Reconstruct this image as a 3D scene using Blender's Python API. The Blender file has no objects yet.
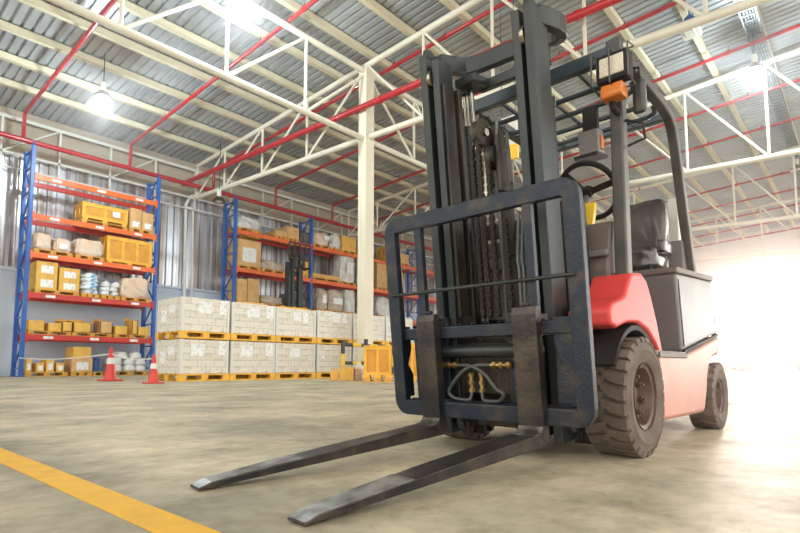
import bpy, bmesh, math, random
import numpy as np
from mathutils import Vector, Matrix
random.seed(7)
PI = math.pi
C = bpy.context.scene.collection

# ------------------------------------------------------------------ camera
FPX, PCX, PCY, HC = 532., 400., 321., .52
_x = np.array((466, 45., FPX)); _x /= np.linalg.norm(_x)
_y = np.array((-612, 45., FPX)); _y -= _x * _x.dot(_y); _y /= np.linalg.norm(_y)
_z = np.cross(_x, _y)
if _z[1] > 0: _z = -_z
RW = np.array([_x, _y, _z])            # world from camera (right, down, forward)

def at(u, v, X=None, Y=None, z=None):
    d = RW @ np.array([u - PCX, v - PCY, FPX])
    t = X / d[0] if X is not None else (Y / d[1] if Y is not None else (z - HC) / d[2])
    p = d * t
    return Vector((p[0], p[1], p[2] + HC))

cam = bpy.data.cameras.new('camera'); co = bpy.data.objects.new('camera', cam); C.objects.link(co)
M3 = Matrix([[RW[i][0], -RW[i][1], -RW[i][2]] for i in range(3)])
co.matrix_world = Matrix.Translation((0, 0, HC)) @ M3.to_4x4()
cam.sensor_width = 36; cam.lens = FPX / 800 * 36
cam.shift_y = (PCY - 266.5) / 800; cam.clip_end = 500; cam.clip_start = .02
bpy.context.scene.camera = co
ORD = 'zeroth first second third fourth fifth sixth seventh eighth ninth tenth eleventh twelfth thirteenth fourteenth fifteenth sixteenth seventeenth eighteenth nineteenth twentieth'.split()

# ------------------------------------------------------------------ materials
def mat(name, col, rough=.5, metal=0., col2=None, scale=6., detail=4., bump=0., bscale=None, spec=.5, lo=.35, hi=.65, stretch=None, alpha=1, coat=0):
    m = bpy.data.materials.new(name); m.use_nodes = True
    nt = m.node_tree; b = nt.nodes['Principled BSDF']
    b.inputs['Base Color'].default_value = (*col, 1); b.inputs['Roughness'].default_value = rough
    b.inputs['Metallic'].default_value = metal; b.inputs['Specular IOR Level'].default_value = spec
    b.inputs['Coat Weight'].default_value = coat
    if alpha < 1: b.inputs['Alpha'].default_value = alpha
    tc = nt.nodes.new('ShaderNodeTexCoord'); mp = nt.nodes.new('ShaderNodeMapping')
    nt.links.new(tc.outputs['Object'], mp.inputs['Vector'])
    if stretch: mp.inputs['Scale'].default_value = stretch
    if col2:
        n = nt.nodes.new('ShaderNodeTexNoise'); n.inputs['Scale'].default_value = scale; n.inputs['Detail'].default_value = detail
        r = nt.nodes.new('ShaderNodeValToRGB'); r.color_ramp.elements[0].position = lo; r.color_ramp.elements[1].position = hi
        r.color_ramp.elements[0].color = (*col, 1); r.color_ramp.elements[1].color = (*col2, 1)
        nt.links.new(mp.outputs[0], n.inputs['Vector']); nt.links.new(n.outputs[0], r.inputs[0]); nt.links.new(r.outputs[0], b.inputs['Base Color'])
    if bump:
        n2 = nt.nodes.new('ShaderNodeTexNoise'); n2.inputs['Scale'].default_value = bscale or scale * 4; n2.inputs['Detail'].default_value = 5
        bp = nt.nodes.new('ShaderNodeBump'); bp.inputs['Strength'].default_value = bump; bp.inputs['Distance'].default_value = .02
        nt.links.new(mp.outputs[0], n2.inputs['Vector']); nt.links.new(n2.outputs[0], bp.inputs['Height']); nt.links.new(bp.outputs[0], b.inputs['Normal'])
    return m

def emis(name, col, s):
    m = bpy.data.materials.new(name); m.use_nodes = True
    b = m.node_tree.nodes['Principled BSDF']
    b.inputs['Emission Color'].default_value = (*col, 1); b.inputs['Emission Strength'].default_value = s
    return m

M = {}
M['cream'] = mat('cream_paint', (.74, .67, .48), .5, col2=(.66, .59, .41), scale=1.2)
M['trusspaint'] = mat('truss_paint', (.78, .74, .62), .45, col2=(.72, .68, .55), scale=1.2)
M['sheet'] = mat('roof_sheet', (.50, .52, .54), .42, .25, col2=(.40, .42, .45), scale=.4)
M['wallsheet'] = mat('wall_sheet', (.72, .74, .80), .30, .6, col2=(.36, .30, .27), scale=1.2, detail=7, lo=.38, hi=.60, stretch=(2.2, 1, .12))  # silver and brown streaks are rib reflections put into the colour
M['lowwall'] = mat('low_wall', (.62, .70, .82), .6, col2=(.50, .58, .72), scale=.5)
M['band'] = mat('beige_band', (.50, .42, .33), .7, col2=(.42, .35, .27), scale=.6)
M['redpipe'] = mat('red_pipe', (.50, .012, .02), .32, col2=(.42, .01, .015), scale=2, coat=.3)
M['white'] = mat('white_paint', (.72, .71, .66), .5)
M['blue'] = mat('rack_blue', (.015, .13, .52), .4, col2=(.02, .10, .40), scale=3)
M['orange'] = mat('rack_orange', (.86, .17, .025), .4, col2=(.78, .12, .02), scale=2)
M['red'] = mat('rack_red', (.62, .035, .02), .4, col2=(.52, .03, .02), scale=2)
M['yline'] = mat('yellow_paint', (.82, .45, .008), .6, col2=(.66, .34, .01), scale=9, detail=8, lo=.3, hi=.8)
M['wood'] = mat('pallet_wood', (.74, .40, .07), .7, col2=(.58, .28, .05), scale=3)
M['crate'] = mat('crate_wood', (.92, .52, .06), .6, col2=(.80, .41, .04), scale=2)
M['cratepanel'] = mat('crate_panel', (.78, .37, .05), .65, col2=(.66, .29, .03), scale=2)
M['carton'] = mat('carton_yellow', (.86, .52, .11), .7, col2=(.74, .41, .07), scale=2)
M['tan'] = mat('carton_tan', (.76, .46, .19), .7, col2=(.62, .36, .14), scale=2)
M['dark'] = mat('dark_goods', (.05, .05, .06), .5, col2=(.12, .10, .09), scale=2)
M['wrap'] = mat('stretch_wrap', (.60, .48, .37), .25, col2=(.38, .29, .22), scale=2.2, bump=.4, bscale=4, detail=6)
M['wrappink'] = mat('stretch_wrap_peach', (.78, .55, .36), .25, col2=(.70, .58, .50), scale=1.5, bump=.4, bscale=4)
M['wrapwhite'] = mat('stretch_wrap_white', (.76, .75, .72), .25, col2=(.55, .52, .48), scale=1.8, bump=.4, bscale=4)
M['sack'] = mat('white_sack', (.80, .80, .78), .6, col2=(.68, .68, .68), scale=2)
M['bluesack'] = mat('blue_white_sack', (.78, .82, .86), .5, col2=(.12, .38, .62), scale=3, lo=.5, hi=.56)
M['paper'] = mat('paper', (.88, .88, .86), .6, col2=(.66, .67, .68), scale=9, detail=2, lo=.52, hi=.6)
M['cone'] = mat('cone_red', (.70, .06, .035), .5, col2=(.60, .045, .03), scale=5)
M['black'] = mat('black_paint', (.03, .032, .035), .4)
M['yellow'] = mat('yellow_gloss', (.85, .55, .03), .4)
M['bluedrum'] = mat('blue_drum', (.02, .10, .35), .35)
M['column'] = mat('column_cream', (.78, .73, .58), .5, col2=(.73, .68, .53), scale=1)

# forklift
M['mast'] = mat('mast_steel', (.016, .024, .025), .38, .3, col2=(.036, .039, .035), scale=5, detail=8, bump=.12, bscale=60, stretch=(1, 1, .35))
M['mastdark'] = mat('mast_greased', (.016, .014, .012), .42, .35, col2=(.06, .045, .03), scale=9, detail=8, bump=.3, bscale=50, stretch=(1, 1, .3))
M['worn'] = mat('worn_blue_black', (.010, .017, .029), .40, .3, col2=(.062, .048, .035), scale=9, detail=12, bump=.2, bscale=70, lo=.50, hi=.78)
M['fork'] = mat('fork_steel', (.020, .018, .020), .32, .4, col2=(.085, .065, .048), scale=7, detail=10, bump=.15, bscale=40, lo=.4, hi=.75)
M['forkbare'] = mat('fork_bare_steel', (.30, .29, .27), .34, .6, col2=(.07, .06, .05), scale=9, detail=12, bump=.1, bscale=50, lo=.40, hi=.66)
M['chrome'] = mat('chrome_rod', (.30, .28, .23), .2, 1.)
M['chain'] = mat('greased_chain', (.030, .021, .014), .5, .2, col2=(.03, .022, .015), scale=20)
M['hose'] = mat('grey_hose', (.12, .13, .125), .45)
M['hosedark'] = mat('dark_hose', (.055, .06, .058), .45)
M['brass'] = mat('brass_fitting', (.48, .33, .12), .35, .9, col2=(.25, .16, .07), scale=30)
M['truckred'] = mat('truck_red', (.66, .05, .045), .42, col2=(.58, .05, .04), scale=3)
M['truckpink'] = mat('truck_red_flared', (.62, .30, .23), .4, col2=(.54, .25, .19), scale=3)  # truck red paled to salmon, the flare put into the colour
M['hood'] = mat('hood_grey', (.13, .115, .11), .38, col2=(.17, .15, .14), scale=4)
M['guard'] = mat('guard_grey', (.05, .05, .045), .38, .4, col2=(.08, .072, .06), scale=6)
M['guardblue'] = mat('guard_dark', (.028, .048, .062), .38, .3, col2=(.045, .06, .07), scale=6)
M['tyre'] = mat('tyre_rubber', (.105, .075, .058), .75, col2=(.155, .115, .09), scale=8, bump=.4, bscale=60)
M['rim'] = mat('rim_paint', (.11, .065, .05), .45, .3, col2=(.16, .10, .08), scale=12)
M['seat'] = mat('seat_vinyl', (.055, .04, .038), .25, col2=(.035, .028, .028), scale=4, bump=.3, bscale=6, coat=.5)
M['plastic'] = mat('black_plastic', (.015, .013, .012), .6, spec=.25)
M['dash'] = mat('dash_beige', (.16, .125, .105), .5, col2=(.12, .095, .08), scale=4)
M['amber'] = mat('amber_lens', (.62, .17, .01), .3, coat=.4)
M['lens'] = mat('headlight_lens', (.62, .56, .42), .15, coat=.8, bump=.6, bscale=60)
M['lampglow'] = emis('lamp_glow', (.75, .95, 1.), 90)
M['concrete_yard'] = mat('yard_concrete', (.75, .73, .70), .8)

def floor_mat():
    m = bpy.data.materials.new('concrete_floor'); m.use_nodes = True; nt = m.node_tree; b = nt.nodes['Principled BSDF']
    L = nt.links.new; N = nt.nodes.new
    tc = N('ShaderNodeTexCoord')
    a = N('ShaderNodeTexNoise'); a.inputs['Scale'].default_value = .9; a.inputs['Detail'].default_value = 8; a.inputs['Roughness'].default_value = .62
    r = N('ShaderNodeValToRGB'); e = r.color_ramp.elements
    e[0].position = .36; e[0].color = (.34, .31, .22, 1); e[1].position = .64; e[1].color = (.66, .575, .40, 1)
    m1 = e.new(.5) if False else None
    c = N('ShaderNodeTexNoise'); c.inputs['Scale'].default_value = 9; c.inputs['Detail'].default_value = 8; c.inputs['Roughness'].default_value = .7
    rc = N('ShaderNodeValToRGB'); rc.color_ramp.elements[0].position = .38; rc.color_ramp.elements[0].color = (.80, .785, .75, 1); rc.color_ramp.elements[1].position = .56; rc.color_ramp.elements[1].color = (1.05, 1.04, 1.02, 1)
    mx = N('ShaderNodeMix'); mx.data_type = 'RGBA'; mx.blend_type = 'MULTIPLY'; mx.inputs[0].default_value = .8
    L(tc.outputs['Object'], a.inputs['Vector']); L(tc.outputs['Object'], c.inputs['Vector'])
    L(a.outputs[0], r.inputs[0]); L(c.outputs[0], rc.inputs[0]); L(r.outputs[0], mx.inputs[6]); L(rc.outputs[0], mx.inputs[7])
    # tyre scuffs and scratches running along the aisle
    mp = N('ShaderNodeMapping'); mp.inputs['Scale'].default_value = (1., 1.5, 1); mp.inputs['Rotation'].default_value = (0, 0, -.75)
    s = N('ShaderNodeTexNoise'); s.inputs['Scale'].default_value = 1.6; s.inputs['Detail'].default_value = 9; s.inputs['Roughness'].default_value = .7
    rs = N('ShaderNodeValToRGB'); rs.color_ramp.elements[0].position = .38; rs.color_ramp.elements[0].color = (.74, .725, .68, 1); rs.color_ramp.elements[1].position = .50; rs.color_ramp.elements[1].color = (1, 1, 1, 1)
    mx2 = N('ShaderNodeMix'); mx2.data_type = 'RGBA'; mx2.blend_type = 'MULTIPLY'; mx2.inputs[0].default_value = .8
    L(tc.outputs['Object'], mp.inputs['Vector']); L(mp.outputs[0], s.inputs['Vector']); L(s.outputs[0], rs.inputs[0])
    L(mx.outputs[2], mx2.inputs[6]); L(rs.outputs[0], mx2.inputs[7])
    # tyre grime along both edges of the painted line, expansion joints
    sx = N('ShaderNodeSeparateXYZ'); L(tc.outputs['Object'], sx.inputs[0])
    def mth(op, a, v=None, b_=None):
        n_ = N('ShaderNodeMath'); n_.operation = op; L(a, n_.inputs[0])
        if v is not None: n_.inputs[1].default_value = v
        if b_ is not None: L(b_, n_.inputs[1])
        return n_.outputs[0]
    wob = mth('MULTIPLY', s.outputs[0], .5); dx = mth('ABSOLUTE', mth('SUBTRACT', mth('ADD', sx.outputs[0], None, wob), 1.13)); g_ = N('ShaderNodeMapRange'); L(dx, g_.inputs[0]); g_.inputs[1].default_value = .05; g_.inputs[2].default_value = .45; g_.inputs[3].default_value = .68; g_.inputs[4].default_value = 1
    mm_ = g_.outputs[0]
    mx3 = N('ShaderNodeMix'); mx3.data_type = 'RGBA'; mx3.blend_type = 'MULTIPLY'; mx3.inputs[0].default_value = 1
    L(mx2.outputs[2], mx3.inputs[6]); L(mm_, mx3.inputs[7]); L(mx3.outputs[2], b.inputs['Base Color'])
    rr = N('ShaderNodeMapRange'); rr.inputs[1].default_value = .3; rr.inputs[2].default_value = .7; rr.inputs[3].default_value = .70; rr.inputs[4].default_value = .48
    L(a.outputs[0], rr.inputs[0]); L(rr.outputs[0], b.inputs['Roughness'])
    bp = N('ShaderNodeBump'); bp.inputs['Strength'].default_value = .25; bp.inputs['Distance'].default_value = .01
    L(c.outputs[0], bp.inputs['Height']); L(bp.outputs[0], b.inputs['Normal'])
    return m
M['floor'] = floor_mat()

def carton_wall_mat():
    m = bpy.data.materials.new('carton_layers'); m.use_nodes = True; nt = m.node_tree; b = nt.nodes['Principled BSDF']
    L = nt.links.new; N = nt.nodes.new
    tc = N('ShaderNodeTexCoord'); sp = N('ShaderNodeSeparateXYZ'); ad = N('ShaderNodeMath'); cb = N('ShaderNodeCombineXYZ')
    L(tc.outputs['Object'], sp.inputs[0]); L(sp.outputs[0], ad.inputs[0]); L(sp.outputs[1], ad.inputs[1]); L(ad.outputs[0], cb.inputs[0]); L(sp.outputs[2], cb.inputs[1])
    br = N('ShaderNodeTexBrick'); br.inputs['Scale'].default_value = 1; br.inputs['Brick Width'].default_value = .62; br.inputs['Row Height'].default_value = .235
    br.inputs['Mortar Size'].default_value = .009; br.inputs['Mortar Smooth'].default_value = .1
    br.inputs['Color1'].default_value = (.76, .72, .62, 1); br.inputs['Color2'].default_value = (.69, .65, .55, 1); br.inputs['Mortar'].default_value = (.44, .41, .35, 1)
    L(cb.outputs[0], br.inputs['Vector'])
    n = N('ShaderNodeTexNoise'); n.inputs['Scale'].default_value = 7; r = N('ShaderNodeValToRGB')
    r.color_ramp.elements[0].position = .34; r.color_ramp.elements[0].color = (.75, .73, .70, 1); r.color_ramp.elements[1].position = .46; r.color_ramp.elements[1].color = (1, 1, 1, 1)
    L(tc.outputs['Object'], n.inputs['Vector']); L(n.outputs[0], r.inputs[0])
    mx = N('ShaderNodeMix'); mx.data_type = 'RGBA'; mx.blend_type = 'MULTIPLY'; mx.inputs[0].default_value = .8
    L(br.outputs[0], mx.inputs[6]); L(r.outputs[0], mx.inputs[7]); L(mx.outputs[2], b.inputs['Base Color'])
    b.inputs['Roughness'].default_value = .35
    return m
M['cartonwall'] = carton_wall_mat()

# ------------------------------------------------------------------ mesh helper
class MB:
    def __init__(s): s.bm = bmesh.new(); s.mi = 0
    def _mark(s, n0):
        s.bm.faces.ensure_lookup_table()
        for f in list(s.bm.faces)[n0:]: f.material_index = s.mi
    def box(s, x0, x1, y0, y1, z0, z1, rot=None, about=None):
        n0 = len(s.bm.faces)
        vs = [s.bm.verts.new((x, y, z)) for x in (x0, x1) for y in (y0, y1) for z in (z0, z1)]
        for f in ((0,1,3,2),(4,6,7,5),(0,4,5,1),(2,3,7,6),(0,2,6,4),(1,5,7,3)): s.bm.faces.new([vs[i] for i in f])
        if rot is not None:
            c = Vector(about) if about else Vector(((x0+x1)/2, (y0+y1)/2, (z0+z1)/2))
            for v in vs: v.co = rot @ (v.co - c) + c
        s._mark(n0); return vs
    def bar(s, p, q, w, h, up=(0, 0, 1)):
        p = Vector(p); q = Vector(q); d = (q - p).normalized(); u = Vector(up)
        a = d.cross(u)
        if a.length < 1e-4: a = d.cross(Vector((1, 0, 0)))
        a.normalize(); b = a.cross(d).normalized(); n0 = len(s.bm.faces)
        r = [[s.bm.verts.new(e + a*i*w/2 + b*j*h/2) for i, j in ((-1,-1),(1,-1),(1,1),(-1,1))] for e in (p, q)]
        for k in range(4): s.bm.faces.new((r[0][k], r[0][(k+1)%4], r[1][(k+1)%4], r[1][k]))
        s.bm.faces.new(r[0][::-1]); s.bm.faces.new(r[1]); s._mark(n0)
    def tube(s, pts, r, n=10, closed=False, caps=True):
        pts = [Vector(p) for p in pts]; m = len(pts); n0 = len(s.bm.faces)
        rs = r if isinstance(r, (list, tuple)) else [r]*m
        rings = []; pa = None
        for i, p in enumerate(pts):
            if closed: d = pts[(i+1) % m] - pts[i-1]
            else: d = pts[min(i+1, m-1)] - pts[max(i-1, 0)]
            d.normalize()
            if pa is None:
                a = d.cross(Vector((0, 0, 1)))
                if a.length < 1e-3: a = d.cross(Vector((1, 0, 0)))
            else: a = pa - d * pa.dot(d)
            a.normalize(); pa = a; b = d.cross(a)
            rings.append([s.bm.verts.new(p + (a*math.cos(2*PI*k/n) + b*math.sin(2*PI*k/n))*rs[i]) for k in range(n)])
        for i in range(m if closed else m-1):
            A = rings[i]; B = rings[(i+1) % m]
            for k in range(n): s.bm.faces.new((A[k], A[(k+1)%n], B[(k+1)%n], B[k]))
        if not closed and caps: s.bm.faces.new(rings[0][::-1]); s.bm.faces.new(rings[-1])
        s._mark(n0)
    def prism(s, pts, axis, d0, d1):
        # pts 2D; axis 'y': (x,z) extruded over y; 'x': (y,z); 'z': (x,y)
        def mk(p, d): return {'y': (p[0], d, p[1]), 'x': (d, p[0], p[1]), 'z': (p[0], p[1], d)}[axis]
        n0 = len(s.bm.faces)
        A = [s.bm.verts.new(mk(p, d0)) for p in pts]; B = [s.bm.verts.new(mk(p, d1)) for p in pts]
        n = len(pts)
        for k in range(n): s.bm.faces.new((A[k], A[(k+1)%n], B[(k+1)%n], B[k]))
        s.bm.faces.new(A[::-1]); s.bm.faces.new(B); s._mark(n0)
    def band(s, pts, w, h, axis='z', closed=False):
        # path in 3D, rectangular section: w sideways in the plane, h along axis
        pts = [Vector(p) for p in pts]; m = len(pts); ax = {'x': Vector((1,0,0)), 'y': Vector((0,1,0)), 'z': Vector((0,0,1))}[axis]
        rings = []; n0 = len(s.bm.faces)
        for i, p in enumerate(pts):
            if closed: d1 = (p - pts[i-1]).normalized(); d2 = (pts[(i+1)%m] - p).normalized()
            else: d1 = (p - pts[max(i-1,0)]).normalized() if i else None; d2 = (pts[i+1]-p).normalized() if i < m-1 else None; d1 = d1 or d2; d2 = d2 or d1
            n1 = d1.cross(ax).normalized(); n2 = d2.cross(ax).normalized(); nn = (n1+n2).normalized(); k = 1/max(.3, nn.dot(n1))
            rings.append([s.bm.verts.new(p + nn*k*i_*w/2 + ax*j*h/2) for i_, j in ((-1,-1),(1,-1),(1,1),(-1,1))])
        for i in range(m if closed else m-1):
            A = rings[i]; B = rings[(i+1)%m]
            for k in range(4): s.bm.faces.new((A[k], A[(k+1)%4], B[(k+1)%4], B[k]))
        if not closed: s.bm.faces.new(rings[0][::-1]); s.bm.faces.new(rings[-1])
        s._mark(n0)
    def lathe(s, prof, c, axis='y', n=32, closed=False, cap0=True):
        # prof: (r, d) ; d along axis
        c = Vector(c); n0 = len(s.bm.faces)
        def mk(r, d, t):
            a, b = r*math.cos(t), r*math.sin(t)
            return c + Vector({'y': (a, d, b), 'x': (d, a, b), 'z': (a, b, d)}[axis])
        rings = [[s.bm.verts.new(mk(r, d, 2*PI*k/n)) for k in range(n)] for r, d in prof]
        m = len(rings)
        for i in range(m if closed else m-1):
            A = rings[i]; B = rings[(i+1)%m]
            for k in range(n): s.bm.faces.new((A[k], A[(k+1)%n], B[(k+1)%n], B[k]))
        if not closed:
            if cap0: s.bm.faces.new(rings[0][::-1])
            s.bm.faces.new(rings[-1])
        s._mark(n0)
    def lump(s, x0, x1, y0, y1, z0, z1, amp=.06, n=8, seed=0, taper=.0, bulge=.0):
        rnd = random.Random(seed); tmp = bmesh.new(); bmesh.ops.create_grid  # noqa
        bmesh.ops.create_cube(tmp, size=1)
        bmesh.ops.subdivide_edges(tmp, edges=tmp.edges[:], cuts=n, use_grid_fill=True)
        ph = [rnd.uniform(0, 6) for _ in range(6)]
        cx, cy, cz = (x0+x1)/2, (y0+y1)/2, (z0+z1)/2; mp = {}
        n0 = len(s.bm.faces)
        for v in tmp.verts:
            x, y, z = v.co
            k = 1 - taper*(z+.5)
            rr = 1 - .18*((abs(x)*2)**6*(abs(y)*2)**6) - .12*(abs(z)*2)**8*max((abs(x)*2)**6, (abs(y)*2)**6)
            X = cx + x*(x1-x0)*k*rr; Y = cy + y*(y1-y0)*k*rr; Z = cz + z*(z1-z0)
            a = amp if z > -.49 else 0
            X += a*.6*math.sin(9*y+ph[0]+7*z)*(abs(x) > .45) + rnd.uniform(-a, a)*.35
            Y += a*.6*math.sin(8*x+ph[1]+6*z)*(abs(y) > .45) + rnd.uniform(-a, a)*.35
            if z > 0: Z += a*(math.sin(6*x+ph[2])+math.sin(7*y+ph[3]) + bulge*3*math.cos(3*x))*z*1.5 + rnd.uniform(-a, a)*.3
            mp[v.index] = s.bm.verts.new((X, Y, Z))
        for f in tmp.faces: s.bm.faces.new([mp[v.index] for v in f.verts])
        tmp.free(); s._mark(n0)
    def build(s, name, m, parent=None, smooth=False, bevel=0, xf=None, angle=40, segs=2):
        bmesh.ops.recalc_face_normals(s.bm, faces=s.bm.faces[:])
        if xf is not None: s.bm.transform(xf)
        me = bpy.data.meshes.new(name); s.bm.to_mesh(me); s.bm.free()
        for x in (m if isinstance(m, (list, tuple)) else [m]): me.materials.append(x)
        o = bpy.data.objects.new(name, me); C.objects.link(o)
        if parent: o.parent = parent
        if smooth:
            for p in me.polygons: p.use_smooth = True
            try: me.set_sharp_from_angle(angle=math.radians(angle))
            except Exception: pass
        if bevel:
            b = o.modifiers.new('bevel', 'BEVEL'); b.width = bevel; b.segments = segs; b.limit_method = 'ANGLE'; b.angle_limit = math.radians(35)
            b.harden_normals = False
        return o

def tag(o, label, cat, group=None, kind=None):
    o['label'] = label; o['category'] = cat
    if group: o['group'] = group
    if kind: o['kind'] = kind
    return o
def empty(name, loc=(0, 0, 0), rz=0):
    o = bpy.data.objects.new(name, None); C.objects.link(o); o.location = loc; o.rotation_euler = (0, 0, rz); o.empty_display_size = .1
    return o
def struct(o, label, cat, group=None): return tag(o, label, cat, group, 'structure')
def copy_tree(o, parent=None):
    c = o.copy(); C.objects.link(c); c.parent = parent
    for ch in list(o.children): copy_tree(ch, c)
    return c

# ================================================================== THE BUILDING
YW = 33.0          # back wall plane
YP = 31.4          # main pipe plane
ZR0, SL = 13.75, .0625
def zroof(Y): return ZR0 + (YP - Y) * SL
XE = 70.4

b = MB(); b.box(-25, XE, -22, YW, -.3, 0); struct(b.build('floor', M['floor']), 'worn beige concrete warehouse floor', 'floor')
b = MB(); b.box(XE, 260, -60, 70, -.35, -.02); struct(b.build('yard', M['concrete_yard']), 'bright concrete yard beyond the open end of the warehouse', 'ground')
# yellow line
b = MB(); b.box(.783, .921, -3, YW-10, .0005, .003); struct(b.build('floor_marking', M['yline']), 'worn yellow line painted on the floor at lower left', 'floor marking')

# back wall: corrugated sheet over a low painted wall, beige band under the eave
zlow = at(10, 268, Y=YW).z; zband = at(10, 153, Y=YW).z
b = MB(); b.box(-25, XE, YW, YW+.4, 0, zlow); b.box(-25, XE, YW-.12, YW+.1, zlow-.12, zlow+.05)
struct(b.build('wall_back_lower', M['lowwall']), 'pale blue painted low wall behind the racks', 'wall')
def corrugated(name, m, x0, x1, z0, z1, pitch, depth, Y):
    bb = MB(); prof = []; x = x0
    while x < x1:
        prof += [(x, 0), (x+pitch*.42, 0), (x+pitch*.52, depth), (x+pitch*.9, depth)]; x += pitch
    lo = [bb.bm.verts.new((px, Y-py, z0)) for px, py in prof]; hi = [bb.bm.verts.new((px, Y-py, z1)) for px, py in prof]
    for i in range(len(prof)-1): bb.bm.faces.new((lo[i], lo[i+1], hi[i+1], hi[i]))
    return bb.build(name, m)
struct(corrugated('wall_back', M['wallsheet'], -25, XE, zlow, zband, .44, .13, YW), 'silver corrugated metal back wall behind the racks', 'wall')
b = MB(); b.box(-25, XE, YW-.02, YW+.3, zband, zroof(YW)+.3); struct(b.build('wall_back_upper', M['band']), 'beige wall band between corrugated sheet and roof', 'wall')
# girt truss along the back wall
b = MB()
zt, zb_ = zroof(YW)-.35, zband-.15
b.bar((-25, YW-.5, zt), (XE, YW-.5, zt), .14, .16); b.bar((-25, YW-.5, zb_), (XE, YW-.5, zb_), .10, .10)
b.bar((-25, YW-.5, zb_-.75), (XE, YW-.5, zb_-.75), .07, .07)
for k in range(-4, 30):
    X = k*2.6 + 1.2; b.bar((X, YW-.5, zb_-.75), (X, YW-.5, zt), .10, .10)
    if k % 2 == 0: b.bar((X, YW-.5, zb_), (X+2.6, YW-.5, zt), .07, .07)
struct(b.build('wall_back_girder', M['white']), 'pale steel girder running along the top of the back wall', 'girder')

# roof sheets: trapezoid ribs running towards the wall
b = MB(); prof = []; x = -12.; p = .38
while x < XE: prof += [(x, 0), (x+.25, 0), (x+.28, .09), (x+.35, .09)]; x += p
A_ = [b.bm.verts.new((px, -14, zroof(-14)+.32+pz)) for px, pz in prof]; B_ = [b.bm.verts.new((px, YW+.4, zroof(YW+.4)+.32+pz)) for px, pz in prof]
for i in range(len(prof)-1): b.bm.faces.new((A_[i], A_[i+1], B_[i+1], B_[i]))
struct(b.build('ceiling', M['sheet']), 'ribbed metal roof sheets seen from below', 'roof')
# purlins
yp = [30.1 - 2.28*k for k in range(0, 19)]
for k, Y in enumerate(yp):
    b = MB(); z = zroof(Y)+.16
    b.box(-12, XE, Y-.13, Y-.10, z-.15, z+.15); b.box(-12, XE, Y-.13, Y+.10, z-.17, z-.14); b.box(-12, XE, Y-.13, Y+.10, z+.12, z+.15)
    struct(b.build('ceiling_purlin', M['cream']), 'cream steel roof purlin, %s out from the back wall' % ORD[k+1], 'purlin', 'roof purlins')

# column
XC, YC = 16.62, 16.5
zA = at(362, 138, Y=YC).z; ztop = at(362, 69, Y=YC).z
b = MB(); b.box(XC-.28, XC+.24, YC-.22, YC+.22, 0, ztop+.1); b.box(XC-.30, XC-.28, YC-.24, YC-.16, 0, ztop+.1); b.box(XC-.30, XC-.28, YC+.16, YC+.24, 0, ztop+.1); b.box(XC-.45, XC+.4, YC-.4, YC+.4, 0, .05)
struct(b.build('column', M['column']), 'tall cream steel column between the cartons and the yellow crate', 'column')

def truss(name, pb, pt, n, wb, label, wd=.1, first=True, flip=False, mat_=None):
    """pb, pt: bottom and top chord end points; n panels"""
    bb = MB(); b0, b1 = map(Vector, pb); t0, t1 = map(Vector, pt)
    bb.tube([b0, b1], wb/2, 10); bb.tube([t0, t1], wb/2, 10)
    for k in range(n+1):
        f = k/n; B = b0.lerp(b1, f); T = t0.lerp(t1, f)
        bb.tube([B, T], wd/2, 8)
        if k < n:
            f2 = (k+1)/n
            if flip: bb.tube([T, b0.lerp(b1, f2)], wd/2, 8)
            else: bb.tube([B, t0.lerp(t1, f2)], wd/2, 8)
    return struct(bb.build(name, mat_ or M['trusspaint'], smooth=True), label, 'truss')
# longitudinal trusses on the column row
pitch = 13.4
zAt = at(300, 31, Y=YC).z
xs = [XC + pitch*k for k in (-1, 0, 1, 2, 3, 4)]
names = ['left of', 'first beyond', 'second beyond', 'third beyond', 'fourth beyond']
xs[0] = XC - 3.54*4
for k in range(5):
    x0, x1 = xs[k], xs[k+1]
    truss('ceiling_truss', ((x0, YC, zA), (x1, YC, zA)), ((x0, YC, ztop-.05), (x1, YC, ztop-.05)), 4, .26,
          'cream tube truss along the column row, bay %s the cream column' % names[k], .13, flip=(k > 0))
# cross trusses
def cross(X, k):
    pb0 = at(200, 196.6, X=XC); pb1 = at(756, 1, X=XC); pt0 = at(200, 165, X=XC); pt1 = at(477, 0, X=XC)
    def line(p, q, Y): f = (Y-p.y)/(q.y-p.y); return Vector((X, Y, p.z+(q.z-p.z)*f))
    Y0, Y1 = YW-.6, -10
    bot = lambda Y: line(pb0, pb1, Y); top = lambda Y: line(pt0, pt1, Y)
    bb = MB(); ys = [YW-1.1, 28.6, 24.7, 20.8, YC, 13.2, 9.9, 6.4, 2.9, -.6, -4.1, -7.6]
    ys = sorted(set([y for y in ys if y < YW-1]), reverse=True)
    bb.tube([bot(ys[0]), bot(ys[-1])], .14, 10); bb.tube([top(ys[0]), top(ys[-1])], .13, 10)
    for i, y in enumerate(ys):
        bb.tube([bot(y), top(y)], .065, 8)
        if i+1 < len(ys):
            y2 = ys[i+1]
            if y > YC + .1: bb.tube([bot(y), top(y2)], .06, 8)
            else: bb.tube([top(y), bot(y2)], .06, 8)
    return struct(bb.build('ceiling_crossbeam', M['trusspaint'], smooth=True), 'cream tube truss crossing the hall, %s one counted from the cream column' % ORD[k+1], 'truss')
for k in range(4): cross(XC + pitch*k, k)

# end wall header over the open end
b = MB(); b.box(XE, XE+.3, -22, YW, 10.3, zroof(-14)+.6); struct(b.build('wall_right', M['white']), 'pale header wall over the open end of the hall', 'wall')
b = MB()
for Y in (-22, -14, -5, 4, 13, 22, 32): b.box(XE-.3, XE, Y-.2, Y+.2, 0, 10.3)
b.box(XE-.3, XE, -22, YW, 9.7, 10.3)
struct(b.build('wall_right_frame', M['white']), 'pale steel portal frame across the open end', 'frame')

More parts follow.
